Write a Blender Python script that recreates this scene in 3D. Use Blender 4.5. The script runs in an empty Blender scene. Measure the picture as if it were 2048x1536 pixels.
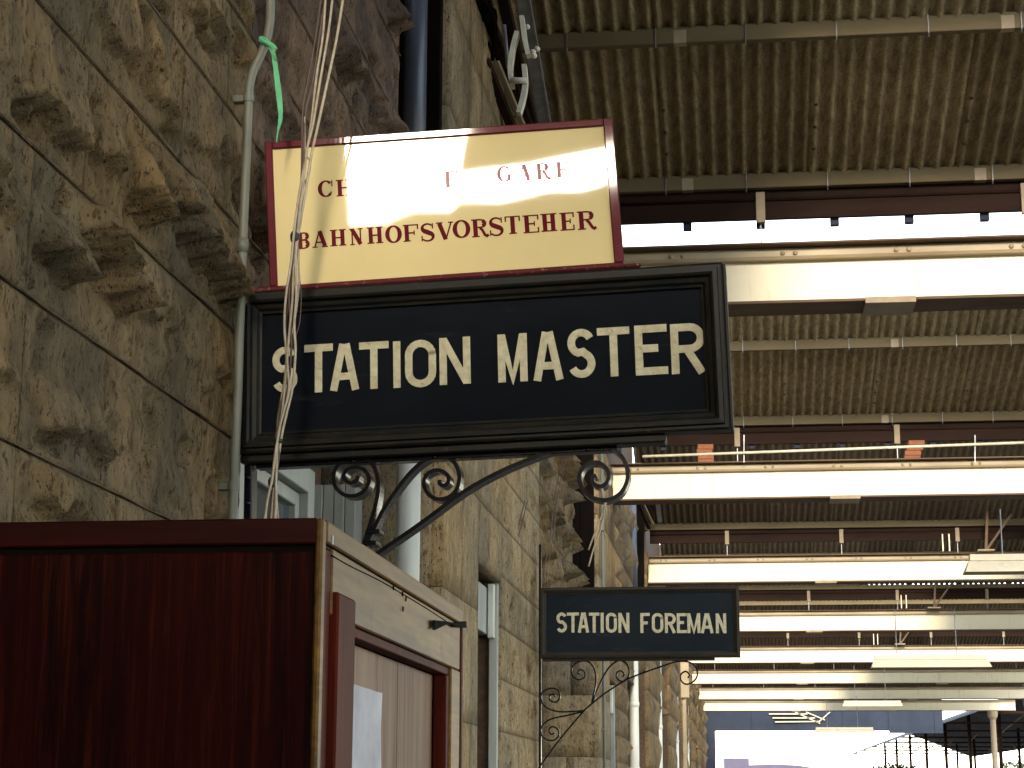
import bpy, math, random
from mathutils import Vector, Matrix, noise
random.seed(7)
S = bpy.context.scene
COL = S.collection
rad = math.radians

# ------------------------------------------------------------------ camera, world, sun, exposure
F = 3670.0
YAW, PITCH, ROLL = rad(6.932), rad(12.545), rad(0.205)
CAM = Vector((0, 0, 1.6))
_cy, _sy, _cp, _sp = math.cos(YAW), math.sin(YAW), math.cos(PITCH), math.sin(PITCH)
R0 = Vector((_cy, _sy, 0)); FW = Vector((-_sy*_cp, _cy*_cp, _sp)); U0 = R0.cross(FW)
RT = R0*math.cos(ROLL) + U0*math.sin(ROLL); UP = U0*math.cos(ROLL) - R0*math.sin(ROLL)
cd = bpy.data.cameras.new('camera'); cam = bpy.data.objects.new('camera', cd); COL.objects.link(cam)
cd.lens = F/2048*36; cd.sensor_width = 36; cd.clip_start = 0.05; cd.clip_end = 4000
m = Matrix.Identity(4)
for i in range(3):
    m[i][0], m[i][1], m[i][2], m[i][3] = RT[i], UP[i], -FW[i], CAM[i]
cam.matrix_world = m
S.camera = cam

SUN_TO = Vector((0.05, -1.0, 0.33)).normalized()
SUN_EL = math.asin(SUN_TO.z)
SUN_AZ = math.atan2(SUN_TO.x, SUN_TO.y)
w = bpy.data.worlds.new('World'); S.world = w; w.use_nodes = True
wn = w.node_tree; bg = wn.nodes['Background']
sky = wn.nodes.new('ShaderNodeTexSky'); sky.sky_type = 'NISHITA'; sky.sun_disc = False
sky.sun_elevation = SUN_EL; sky.sun_rotation = SUN_AZ; sky.dust_density = 0.25; sky.air_density = 1.1; sky.ozone_density = 1.5
hsv = wn.nodes.new('ShaderNodeHueSaturation'); hsv.inputs['Saturation'].default_value = 0.55
wn.links.new(sky.outputs[0], hsv.inputs['Color']); wn.links.new(hsv.outputs[0], bg.inputs['Color'])
bg.inputs['Strength'].default_value = 0.15
sl = bpy.data.lights.new('sun', 'SUN'); sl.energy = 0.85; sl.angle = rad(10); sl.color = (1.0, 0.86, 0.66)
so = bpy.data.objects.new('sun', sl); COL.objects.link(so)
so.rotation_euler = (-SUN_TO).to_track_quat('-Z', 'Y').to_euler(); so.location = (4, -20, 20)
S.view_settings.view_transform = 'Standard'; S.view_settings.look = 'None'
S.view_settings.exposure = 2.6; S.view_settings.gamma = 1.0
try: S.view_settings.use_curve_mapping = False
except Exception: pass
S.render.engine = 'CYCLES'
S.cycles.max_bounces = 8; S.cycles.diffuse_bounces = 5; S.cycles.glossy_bounces = 3
S.cycles.use_denoising = True; S.cycles.sample_clamp_indirect = 8
try: S.cycles.denoiser = 'OPENIMAGEDENOISE'
except Exception: pass

# ------------------------------------------------------------------ helpers
def ray(px, py): return RT*((px-1024)/F) - UP*((py-768)/F) + FW
def at(px, py, ax, val):                       # the point of a plane (axis = value) seen at a pixel of the 2048 x 1536 photo
    d = ray(px, py); return CAM + d*((val-CAM[ax])/d[ax])

def mk(name, vf, mat, parent=None, base=None, smooth=False):
    v, f = vf
    me = bpy.data.meshes.new(name)
    b = parent.location if parent is not None and base is None else (base or Vector((0, 0, 0)))
    if parent is not None and parent.parent is not None and base is None: b = b + parent.parent.location
    me.from_pydata([Vector(p)-b for p in v], [], f)
    if smooth: me.polygons.foreach_set('use_smooth', [True]*len(f))
    me.materials.append(mat); me.update()
    o = bpy.data.objects.new(name, me); COL.objects.link(o)
    if parent is not None: o.parent = parent
    else: o.location = b
    return o
def thing(name, label, cat, loc, group=None):
    o = bpy.data.objects.new(name, None); COL.objects.link(o); o.location = Vector(loc); o.empty_display_size = .1
    o['label'] = label; o['category'] = cat
    if group: o['group'] = group
    return o
def tag(o, label, cat, group=None):
    o['label'] = label; o['category'] = cat
    if group: o['group'] = group
    return o
def join(*vfs):
    V, Fc = [], []
    for v, f in vfs:
        n = len(V); V += list(v); Fc += [tuple(i+n for i in q) for q in f]
    return V, Fc
def box(x0, x1, y0, y1, z0, z1):
    v = [(x, y, z) for x in (x0, x1) for y in (y0, y1) for z in (z0, z1)]
    return v, [(0, 1, 3, 2), (4, 6, 7, 5), (0, 4, 5, 1), (2, 3, 7, 6), (0, 2, 6, 4), (1, 5, 7, 3)]
def cbox(x0, x1, y0, y1, z0, z1, c=.004):      # chamfered box
    cx, cy, cz = (x0+x1)/2, (y0+y1)/2, (z0+z1)/2; hx, hy, hz = abs(x1-x0)/2, abs(y1-y0)/2, abs(z1-z0)/2
    c = min(c, hx*.6, hy*.6, hz*.6); V = []; idx = {}
    for sx in (-1, 1):
        for sy in (-1, 1):
            for sz in (-1, 1):
                for k, (a, b, d) in enumerate(((hx, hy-c, hz-c), (hx-c, hy, hz-c), (hx-c, hy-c, hz))):
                    idx[(sx, sy, sz, k)] = len(V); V.append((cx+sx*a, cy+sy*b, cz+sz*d))
    Fs = []
    def q(*ks): Fs.append(tuple(idx[k] for k in ks))
    for s in (-1, 1):
        q(*[(s, a, b, 0) for a, b in ((-1, -1), (1, -1), (1, 1), (-1, 1))])
        q(*[(a, s, b, 1) for a, b in ((-1, -1), (1, -1), (1, 1), (-1, 1))])
        q(*[(a, b, s, 2) for a, b in ((-1, -1), (1, -1), (1, 1), (-1, 1))])
    for a in (-1, 1):
        for b in (-1, 1):
            q((a, b, -1, 0), (a, b, 1, 0), (a, b, 1, 1), (a, b, -1, 1))
            q((a, -1, b, 0), (a, 1, b, 0), (a, 1, b, 2), (a, -1, b, 2))
            q((-1, a, b, 1), (1, a, b, 1), (1, a, b, 2), (-1, a, b, 2))
            for d in (-1, 1): q((a, b, d, 0), (a, b, d, 1), (a, b, d, 2))
    return V, Fs
def cr(P, n=6):                                # Catmull-Rom through the points
    P = [Vector(p) for p in P]; out = []
    for i in range(len(P)-1):
        a = P[i-1] if i else P[0]*2-P[1]; b, c = P[i], P[i+1]; d = P[i+2] if i+2 < len(P) else c*2-b
        for k in range(n):
            t = k/n; out.append(.5*((2*b)+(c-a)*t+(2*a-5*b+4*c-d)*t*t+(3*b-a-3*c+d)*t**3))
    return out+[P[-1]]
def tube(P, r, n=8, caps=True):
    P = [Vector(p) for p in P]; V, Fc = [], []
    t0 = (P[1]-P[0]).normalized(); a = t0.orthogonal().normalized()
    for i, p in enumerate(P):
        t = (P[min(i+1, len(P)-1)]-P[max(i-1, 0)]).normalized()
        a = (a-t*a.dot(t)).normalized(); b = t.cross(a); rr = r[i] if isinstance(r, (list, tuple)) else r
        V += [p+(a*math.cos(2*math.pi*k/n)+b*math.sin(2*math.pi*k/n))*rr for k in range(n)]
    for i in range(len(P)-1):
        for k in range(n):
            Fc.append((i*n+k, i*n+(k+1) % n, (i+1)*n+(k+1) % n, (i+1)*n+k))
    if caps: Fc += [tuple(range(n-1, -1, -1)), tuple((len(P)-1)*n+k for k in range(n))]
    return V, Fc
def beam(a, b, wx, wz, up=Vector((0, 0, 1))):  # rectangular bar between two points
    a, b = Vector(a), Vector(b); t = (b-a).normalized(); s = t.cross(up)
    s = s.normalized() if s.length > 1e-4 else Vector((1, 0, 0)); u = s.cross(t)
    V = [p+s*sx*wx/2+u*sz*wz/2 for p in (a, b) for sx, sz in ((-1, -1), (1, -1), (1, 1), (-1, 1))]
    return V, [(3, 2, 1, 0), (4, 5, 6, 7), (0, 1, 5, 4), (1, 2, 6, 5), (2, 3, 7, 6), (3, 0, 4, 7)]
def ball(c, r, n=8, sx=1, sy=1, sz=1):
    V, Fc = [], []
    for i in range(1, n//2+1):
        th = math.pi*i/(n//2+1)
        for k in range(n):
            ph = 2*math.pi*k/n; V.append((c[0]+r*sx*math.sin(th)*math.cos(ph), c[1]+r*sy*math.sin(th)*math.sin(ph), c[2]+r*sz*math.cos(th)))
    m_ = n//2
    for i in range(m_-1):
        for k in range(n): Fc.append((i*n+k, (i+1)*n+k, (i+1)*n+(k+1) % n, i*n+(k+1) % n))
    Fc += [tuple(range(n)), tuple((m_-1)*n+k for k in range(n-1, -1, -1))]
    return V, Fc

# frame of a hanging board: origin O, right U, up V, towards the viewer N
class Frame:
    def __init__(s, O, yaw, tilt):
        s.O = Vector(O); h = Vector((math.cos(yaw), -math.sin(yaw), 0))
        s.U = (h*math.cos(tilt)+Vector((0, 0, 1))*math.sin(tilt)).normalized()
        s.N = Vector((-math.sin(yaw), -math.cos(yaw), 0)); s.V = s.N.cross(s.U)
    def p(s, u, v, n=0): return s.O+s.U*u+s.V*v+s.N*n
    def uv(s, px, py):
        d = ray(px, py); q = CAM+d*((s.O-CAM).dot(s.N)/d.dot(s.N))-s.O
        return q.dot(s.U), q.dot(s.V)
    def box(s, u0, u1, v0, v1, n0, n1, c=.003):
        V, Fc = cbox(u0, u1, v0, v1, n0, n1, c)
        return [s.p(*q) for q in V], Fc
def ribbon(fr, P, wd, n0, n1):                 # a stroke of given in-plane width(s), from depth n0 to n1
    P = [Vector((p[0], p[1])) for p in P]; V, Fc = [], []; N = len(P)
    for i, p in enumerate(P):
        a = (p-P[i-1]).normalized() if i else None; b = (P[i+1]-p).normalized() if i+1 < N else None
        if a is None: a = b
        if b is None: b = a
        na, nb = Vector((-a.y, a.x)), Vector((-b.y, b.x)); mm = (na+nb)
        mm = mm.normalized() if mm.length > 1e-6 else na; sc = 1/max(.5, mm.dot(na)); ww = (wd[i] if isinstance(wd, (list, tuple)) else wd)/2*sc
        for sgn in (1, -1):
            q = p+mm*ww*sgn; V += [fr.p(q.x, q.y, n0), fr.p(q.x, q.y, n1)]
    for i in range(N-1):
        k = i*4
        Fc += [(k+1, k+5, k+7, k+3), (k, k+2, k+6, k+4), (k, k+4, k+5, k+1), (k+2, k+3, k+7, k+6)]
    Fc += [(0, 1, 3, 2), (4*N-4, 4*N-2, 4*N-1, 4*N-3)]
    return V, Fc

# ------------------------------------------------------------------ materials
def new_mat(name):
    mt = bpy.data.materials.new(name); mt.use_nodes = True
    nt = mt.node_tree; bs = nt.nodes['Principled BSDF']; return mt, nt, bs
def ramp(nt, stops, src):
    r = nt.nodes.new('ShaderNodeValToRGB'); e = r.color_ramp.elements
    while len(e) < len(stops): e.new(.5)
    for el, (p, c) in zip(e, stops): el.position = p; el.color = (*c, 1) if len(c) == 3 else c
    nt.links.new(src, r.inputs[0]); return r.outputs[0]
def tex(nt, scale=(1, 1, 1), ns=5, detail=5, rough=.6, kind='Noise', space='Object', dist=0):
    tc = nt.nodes.new('ShaderNodeTexCoord'); mp = nt.nodes.new('ShaderNodeMapping'); mp.inputs['Scale'].default_value = scale
    g = nt.nodes.new('ShaderNodeNewGeometry')
    nt.links.new(g.outputs['Position'] if space == 'World' else tc.outputs[space], mp.inputs['Vector'])
    t = nt.nodes.new('ShaderNodeTex'+kind); t.inputs['Scale'].default_value = ns
    if kind == 'Noise': t.inputs['Detail'].default_value = detail; t.inputs['Roughness'].default_value = rough; t.inputs['Distortion'].default_value = dist
    nt.links.new(mp.outputs[0], t.inputs['Vector'])
    return t.outputs['Fac'] if kind == 'Noise' else t.outputs['Distance']
def mix(nt, fac, a, b, mode='MIX'):
    x = nt.nodes.new('ShaderNodeMix'); x.data_type = 'RGBA'; x.blend_type = mode
    for s_, v in (('Factor', fac), ('A', a), ('B', b)):
        sock = [q for q in x.inputs if q.name == s_ and (q.type == 'RGBA' or (s_ == 'Factor' and q.type == 'VALUE'))][0]
        if isinstance(v, (int, float)): sock.default_value = v
        elif isinstance(v, tuple): sock.default_value = (*v, 1)
        else: nt.links.new(v, sock)
    return [q for q in x.outputs if q.type == 'RGBA'][0]
def bump(nt, bs, src, strength=.3, dist=.01):
    b = nt.nodes.new('ShaderNodeBump'); b.inputs['Strength'].default_value = strength; b.inputs['Distance'].default_value = dist
    nt.links.new(src, b.inputs['Height']); nt.links.new(b.outputs[0], bs.inputs['Normal'])

def mat_worn(name, base, dark, rough=.5, spec=.5, sc=(1, 1, 1), ns=6, amount=.5, bmp=.1, metal=0, coat=0, coat_r=.05, spots=None, bns=60):
    mt, nt, bs = new_mat(name)
    n1 = tex(nt, sc, ns, 6, .65, space='World')
    col = mix(nt, ramp(nt, [(.5-amount*.35, (0, 0, 0)), (.5+amount*.5, (1, 1, 1))], n1), dark, base)
    if spots:
        n2 = tex(nt, (1, 1, 1), 70, 3, .7, space='World')
        col = mix(nt, ramp(nt, [(.62, (0, 0, 0)), (.7, (1, 1, 1))], n2), col, spots)
    nt.links.new(col, bs.inputs['Base Color'])
    rr = nt.nodes.new('ShaderNodeMapRange'); nt.links.new(n1, rr.inputs[0]); rr.inputs[3].default_value = rough+.12; rr.inputs[4].default_value = max(.03, rough-.08)
    nt.links.new(rr.outputs[0], bs.inputs['Roughness']); bs.inputs['Metallic'].default_value = metal
    bs.inputs['Specular IOR Level'].default_value = spec; bs.inputs['Coat Weight'].default_value = coat; bs.inputs['Coat Roughness'].default_value = coat_r
    if bmp: bump(nt, bs, tex(nt, sc, bns, 4, .6, space='World'), bmp, .003)
    return mt

def mat_stone(name, c1, c2, c3, pit=1.0, stri=1.0):
    mt, nt, bs = new_mat(name)
    oi = nt.nodes.new('ShaderNodeObjectInfo')
    big = tex(nt, (1, 1, .7), 3.2, 4, .6, space='World'); med = tex(nt, (1, 1, .45), 14, 6, .7, space='World', dist=.6)
    fine = tex(nt, (2, 2, .35), 90, 5, .75, space='World')
    col = ramp(nt, [(.40, c2), (.52, c1), (.64, c3)], big)
    col = mix(nt, ramp(nt, [(.3, (.0, 0, 0)), (.62, (1, 1, 1))], med), mix(nt, 1.0, col, (.58, .55, .50), 'MULTIPLY'), col)
    tint = ramp(nt, [(0, (.84, .84, .88)), (.5, (1, 1, 1)), (1, (1.0, .92, .80))], oi.outputs['Random'])
    col = mix(nt, 1.0, col, tint, 'MULTIPLY')
    # dark pores, lengthened by the tooling, and soot patches
    v = tex(nt, (1.6, 1.6, .55), 34, 4, .8, space='World'); pore = ramp(nt, [(.54, (0, 0, 0)), (.62, (1, 1, 1))], v)
    col = mix(nt, pore, col, mix(nt, 1.0, col, (.40, .36, .31), 'MULTIPLY'))
    pv = tex(nt, (1.3, 1.3, .6), 85, 3, .6, space='World'); p2 = ramp(nt, [(.61, (0, 0, 0)), (.66, (1, 1, 1))], pv)
    col = mix(nt, p2, col, (.035, .03, .025))
    st = tex(nt, (1, 1, .6), 5.5, 7, .75, space='World', dist=1.2); soot = ramp(nt, [(.60, (0, 0, 0)), (.72, (.75, .75, .75))], st)
    col = mix(nt, soot, col, (.055, .045, .035))
    nt.links.new(col, bs.inputs['Base Color']); bs.inputs['Roughness'].default_value = .93; bs.inputs['Specular IOR Level'].default_value = .2
    stn = tex(nt, (3, 3, .12), 34, 4, .6, space='World')
    ad = nt.nodes.new('ShaderNodeMath'); ad.operation = 'MULTIPLY_ADD'; ad.inputs[1].default_value = .9*stri
    nt.links.new(stn, ad.inputs[0]); nt.links.new(fine, ad.inputs[2])
    a2 = nt.nodes.new('ShaderNodeMath'); a2.operation = 'MULTIPLY_ADD'; a2.inputs[1].default_value = -1.4*pit
    nt.links.new(v, a2.inputs[0]); nt.links.new(ad.outputs[0], a2.inputs[2])
    bump(nt, bs, a2.outputs[0], .9, .012)
    return mt
def mat_wood(name, c1, c2, axis=2, rough=.4, coat=0, sc=18, knots=True, streak=.06, spec=.35):
    mt, nt, bs = new_mat(name); bs.inputs['Specular IOR Level'].default_value = spec
    s_ = [1, 1, 1]; s_[axis] = streak
    g = tex(nt, tuple(s_), sc, 7, .65, space='World', dist=.5); g2 = tex(nt, tuple(s_), sc*5, 4, .6, space='World')
    col = ramp(nt, [(.32, c2), (.62, c1)], g)
    col = mix(nt, ramp(nt, [(.4, (.45, .45, .45)), (.6, (1, 1, 1))], g2), mix(nt, 1.0, col, (.6, .55, .5), 'MULTIPLY'), col)
    if knots:
        k = tex(nt, (1, 1, 1), 4.5, 5, .7, space='World', dist=.8)
        col = mix(nt, ramp(nt, [(.58, (0, 0, 0)), (.72, (.8, .8, .8))], k), col, tuple(x*.45 for x in c2))
    nt.links.new(col, bs.inputs['Base Color']); bs.inputs['Roughness'].default_value = rough
    bs.inputs['Coat Weight'].default_value = coat; bs.inputs['Coat Roughness'].default_value = .12
    bump(nt, bs, g2, .15, .002)
    return mt

M = {}
M['stone'] = mat_stone('rock faced sandstone', (.235, .170, .090), (.155, .122, .074), (.275, .193, .102))
M['stone_smooth'] = mat_stone('tooled sandstone', (.37, .28, .155), (.28, .225, .14), (.42, .325, .19), .5, 1.3)
M['stone_brown'] = mat_stone('brown sandstone', (.17, .115, .075), (.105, .074, .055), (.20, .14, .095))
M['mortar'] = mat_worn('mortar', (.13, .085, .05), (.07, .045, .03), .95, .2, ns=20)
M['pointing'] = mat_worn('old pointing', (.13, .092, .055), (.07, .05, .032), .95, .1, ns=30)
M['cream'] = mat_worn('cream girder paint', (.80, .73, .54), (.70, .62, .43), .45, .4, sc=(.4, 1, 1), ns=2.2, amount=.8, bmp=.05, spots=None)
def add_grime(mt, sc, ns, lo, hi, colr, amt):
    nt = mt.node_tree; bs = nt.nodes['Principled BSDF']; src = bs.inputs['Base Color'].links[0].from_socket
    g = tex(nt, sc, ns, 6, .75, space='World', dist=.4)
    nt.links.new(mix(nt, ramp(nt, [(lo, (0, 0, 0)), (hi, (amt, amt, amt))], g), src, colr), bs.inputs['Base Color'])
add_grime(M['cream'], (5, 1, .5), 2.5, .55, .80, (.30, .20, .10), .6)
add_grime(M['cream'], (1, 1, 1), 38, .66, .72, (.25, .15, .08), .6)
M['cream_top'] = mat_worn('aged cream paint on angle', (.40, .32, .20), (.25, .19, .11), .5, .4, sc=(.3, 1, 1), ns=4)
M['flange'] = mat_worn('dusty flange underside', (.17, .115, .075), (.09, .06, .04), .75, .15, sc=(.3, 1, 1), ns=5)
M['splice'] = mat_worn('splice plate', (.34, .27, .18), (.24, .18, .12), .6, .3, ns=8)
M['purlin'] = mat_worn('purlin paint', (.16, .125, .070), (.11, .083, .047), .7, .1, sc=(.35, 1, 1), ns=5, amount=.7)
M['fascia'] = mat_worn('dark brown timber', (.028, .013, .008), (.015, .008, .006), .7, .08, sc=(.15, 1, 1), ns=6)
M['galv'] = mat_worn('galvanised steel', (.32, .33, .34), (.16, .16, .17), .45, .5, ns=9, metal=.4)
M['steel_light'] = mat_worn('pale painted steel', (.72, .68, .55), (.50, .45, .34), .5, .4, ns=14)
M['iron'] = mat_worn('black painted iron', (.005, .005, .007), (.003, .003, .004), .24, .12, ns=22, bmp=.12)
M['board_black'] = mat_worn('black green board paint', (.0035, .006, .010), (.0018, .003, .006), .55, .05, sc=(.5, 1, 1), ns=5, bmp=.08, spots=None)
M['board_slate'] = mat_worn('slate blue board paint', (.007, .013, .019), (.004, .008, .013), .55, .10, sc=(.5, 1, 1), ns=4, bmp=.06)
M['mould'] = mat_worn('black moulding', (.0045, .0065, .007), (.012, .010, .007), .42, .14, sc=(.3, 1, 1), ns=30, amount=.25, bmp=.15, spots=(.035, .028, .016))
M['mould_far'] = mat_worn('weathered dark moulding', (.012, .012, .012), (.030, .024, .016), .5, .15, sc=(.3, 1, 1), ns=20, bmp=.1)
M['letter'] = mat_worn('cream lettering', (.55, .52, .38), (.40, .36, .24), .7, .15, ns=45, amount=.4, bmp=.08, spots=(.26, .23, .15))
M['sign_cream'] = mat_worn('glossy cream enamel', (.66, .555, .29), (.61, .50, .25), .5, .03, ns=3, bmp=0, coat=1.0, coat_r=.022)
M['maroon'] = mat_worn('glossy maroon enamel', (.105, .008, .015), (.075, .006, .011), .5, .08, ns=12, bmp=.05, coat=.6, coat_r=.05)
M['maroon_dull'] = mat_worn('worn maroon paint', (.10, .009, .012), (.06, .008, .010), .6, .15, sc=(.3, 1, 1), ns=24, spots=(.25, .16, .12))
M['letter_maroon'] = mat_worn('maroon lettering', (.12, .006, .014), (.09, .005, .011), .5, .03, ns=12, bmp=0, coat=1.0, coat_r=.012)
M['letter_glare'] = mat_worn('maroon lettering paled for glare', (.20, .03, .045), (.15, .02, .03), .6, .03, ns=12, bmp=0, coat=.05, coat_r=.1)  # paler, less glossy copy: weaker glare put into the letter colour
M['conduit'] = mat_worn('grey green conduit paint', (.15, .158, .122), (.09, .095, .075), .5, .5, sc=(1, 1, .3), ns=10)
M['pipe_white'] = mat_worn('off white downpipe paint', (.55, .56, .50), (.42, .42, .36), .45, .5, sc=(1, 1, .2), ns=5)
M['pipe_shade'] = mat_worn('slate blue downpipe shade', (.075, .085, .11), (.045, .05, .065), .35, .5, sc=(1, 1, .2), ns=5)  # shade of the upper pipe lengths, put into their colour
M['cable_white'] = mat_worn('pale cable sheath', (.44, .38, .28), (.26, .21, .15), .45, .5, ns=40)
M['cable_brown'] = mat_worn('brown cable sheath', (.09, .045, .03), (.05, .03, .02), .45, .5, ns=40)
M['tape'] = mat_worn('dark insulating tape', (.02, .035, .03), (.012, .02, .018), .5, .4, ns=40)
M['green'] = mat_worn('green ribbon', (.13, .46, .24), (.08, .34, .17), .6, .4, ns=30)
M['mahogany'] = mat_wood('mahogany panel', (.026, .0020, .0008), (.0025, .0003, .0002), 2, .6, 0, 14, False, .05, .06)
M['mahogany_red'] = mat_wood('red mahogany rail', (.034, .0032, .0012), (.010, .0014, .0010), 0, .5, .0, 14, True, .06, .1)
M['mahogany_post'] = mat_wood('red mahogany post', (.065, .009, .004), (.022, .004, .0025), 2, .6, .0, 14, False, .06, .04)
M['gold_wood'] = mat_wood('worn varnished hardwood', (.17, .090, .018), (.055, .026, .008), 1, .5, .0, 12, True, .06, .12)
M['ply'] = mat_wood('pale pinkish boards', (.20, .125, .080), (.09, .048, .030), 2, .6, .0, 9, False, .05, .1)
M['groove'] = mat_worn('dark groove', (.008, .005, .004), (.005, .004, .003), .8, .02)
M['paper'] = mat_worn('paper notice', (.30, .295, .33), (.19, .185, .22), .5, .15, ns=7, bmp=.1)
M['frame_grey'] = mat_worn('grey green door paint', (.31, .32, .285), (.22, .23, .205), .5, .4, sc=(1, 1, .3), ns=7)
M['frame_dark'] = mat_worn('dusk grey window paint', (.16, .18, .18), (.10, .115, .12), .5, .4, ns=7)
M['brick'] = mat_worn('red brick', (.32, .13, .065), (.20, .08, .045), .9, .2, ns=30)
M['concrete'] = mat_worn('platform paving', (.22, .19, .15), (.16, .14, .11), .9, .2, ns=2)
M['earth'] = mat_worn('pale dry ground', (.36, .31, .24), (.26, .22, .17), .95, .1, ns=.3)
M['ballast'] = mat_worn('grey stone ballast', (.24, .22, .20), (.14, .13, .12), .95, .1, ns=20)
M['far_blue'] = mat_worn('blue grey boarding', (.036, .043, .062), (.024, .030, .045), .7, .1, ns=1)
M['train'] = mat_worn('violet carriage roof paint', (.07, .06, .11), (.05, .04, .08), .5, .4, ns=.4)
M['train_pink'] = mat_worn('faded pink carriage paint', (.25, .11, .14), (.18, .09, .11), .5, .4, ns=.4)
M['lamp_white'] = mat_worn('white enamel reflector', (.52, .46, .32), (.44, .38, .26), .35, .5, ns=4)
M['leaf'] = mat_worn('foliage', (.07, .09, .04), (.035, .05, .02), .7, .3, ns=3)
M['bark'] = mat_worn('bark', (.14, .10, .07), (.08, .06, .04), .9, .2, ns=8)
mg, nt, bs = new_mat('dusty window glass'); bs.inputs['Base Color'].default_value = (.05, .06, .065, 1); bs.inputs['Roughness'].default_value = .12; M['glass'] = mg

def mat_sheet(name, c1, c2, c3):
    mt, nt, bs = new_mat(name)
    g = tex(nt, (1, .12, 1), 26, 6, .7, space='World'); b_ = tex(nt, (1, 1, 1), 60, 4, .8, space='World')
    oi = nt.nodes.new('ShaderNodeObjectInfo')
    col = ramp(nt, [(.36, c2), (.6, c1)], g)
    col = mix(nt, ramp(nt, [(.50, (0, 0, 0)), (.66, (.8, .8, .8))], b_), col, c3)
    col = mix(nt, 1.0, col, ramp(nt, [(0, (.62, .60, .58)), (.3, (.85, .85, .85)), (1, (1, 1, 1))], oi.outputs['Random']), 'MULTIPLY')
    # darker band up from the eave: uneven edge
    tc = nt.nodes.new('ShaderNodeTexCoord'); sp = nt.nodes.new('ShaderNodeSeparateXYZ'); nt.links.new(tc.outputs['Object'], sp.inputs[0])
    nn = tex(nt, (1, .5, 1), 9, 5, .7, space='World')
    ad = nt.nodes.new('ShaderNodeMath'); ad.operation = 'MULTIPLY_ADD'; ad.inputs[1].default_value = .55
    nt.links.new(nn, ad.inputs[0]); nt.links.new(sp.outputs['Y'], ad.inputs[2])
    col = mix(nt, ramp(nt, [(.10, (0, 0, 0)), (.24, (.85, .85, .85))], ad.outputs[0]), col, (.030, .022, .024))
    nt.links.new(col, bs.inputs['Base Color']); bs.inputs['Roughness'].default_value = .75; bs.inputs['Specular IOR Level'].default_value = .25
    bump(nt, bs, b_, .25, .004)
    return mt
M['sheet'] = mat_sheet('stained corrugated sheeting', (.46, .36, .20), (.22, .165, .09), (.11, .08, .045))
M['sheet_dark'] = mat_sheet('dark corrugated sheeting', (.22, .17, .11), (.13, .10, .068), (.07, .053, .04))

add_grime(M['board_black'], (1, 1, 7), 4.0, .60, .78, (.035, .032, .024), .7)
add_grime(M['board_black'], (1, 1, 1), 120, .70, .76, (.09, .085, .07), .7)
add_grime(M['board_slate'], (1, 1, 6), 5.0, .58, .80, (.045, .045, .038), .8)
add_grime(M['letter'], (1, 1, 1), 22, .58, .72, (.24, .21, .13), .7)
add_grime(M['sign_cream'], (1, 1, 1), 60, .68, .74, (.30, .22, .10), .5)
add_grime(M['mahogany'], (1, 1, .04), 60, .5, .7, (.055, .008, .003), .8)
add_grime(M['lamp_white'], (1, 1, 1), 6, .5, .8, (.25, .20, .12), .6)
add_grime(M['ply'], (1, 5, .35), 3.5, .56, .66, (.10, .03, .02), .8)
# ------------------------------------------------------------------ the setting: ground, platform, track bed
def struct(o): o['kind'] = 'structure'; return o
struct(mk('ground', ([(-600, -600, -1.0), (600, -600, -1.0), (600, 1500, -1.0), (-600, 1500, -1.0)], [(0, 1, 2, 3)]), M['earth']))
struct(mk('platform', join(box(-8, 11.5, -40, 96, -1.0, 0)), M['concrete']))
struct(mk('track_bed', box(12.0, 17.5, -60, 400, -1.0, -.80), M['ballast']))
far_pl = struct(mk('far_platform', box(18.5, 30, 60, 300, -1.0, 0), M['concrete']))

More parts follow.
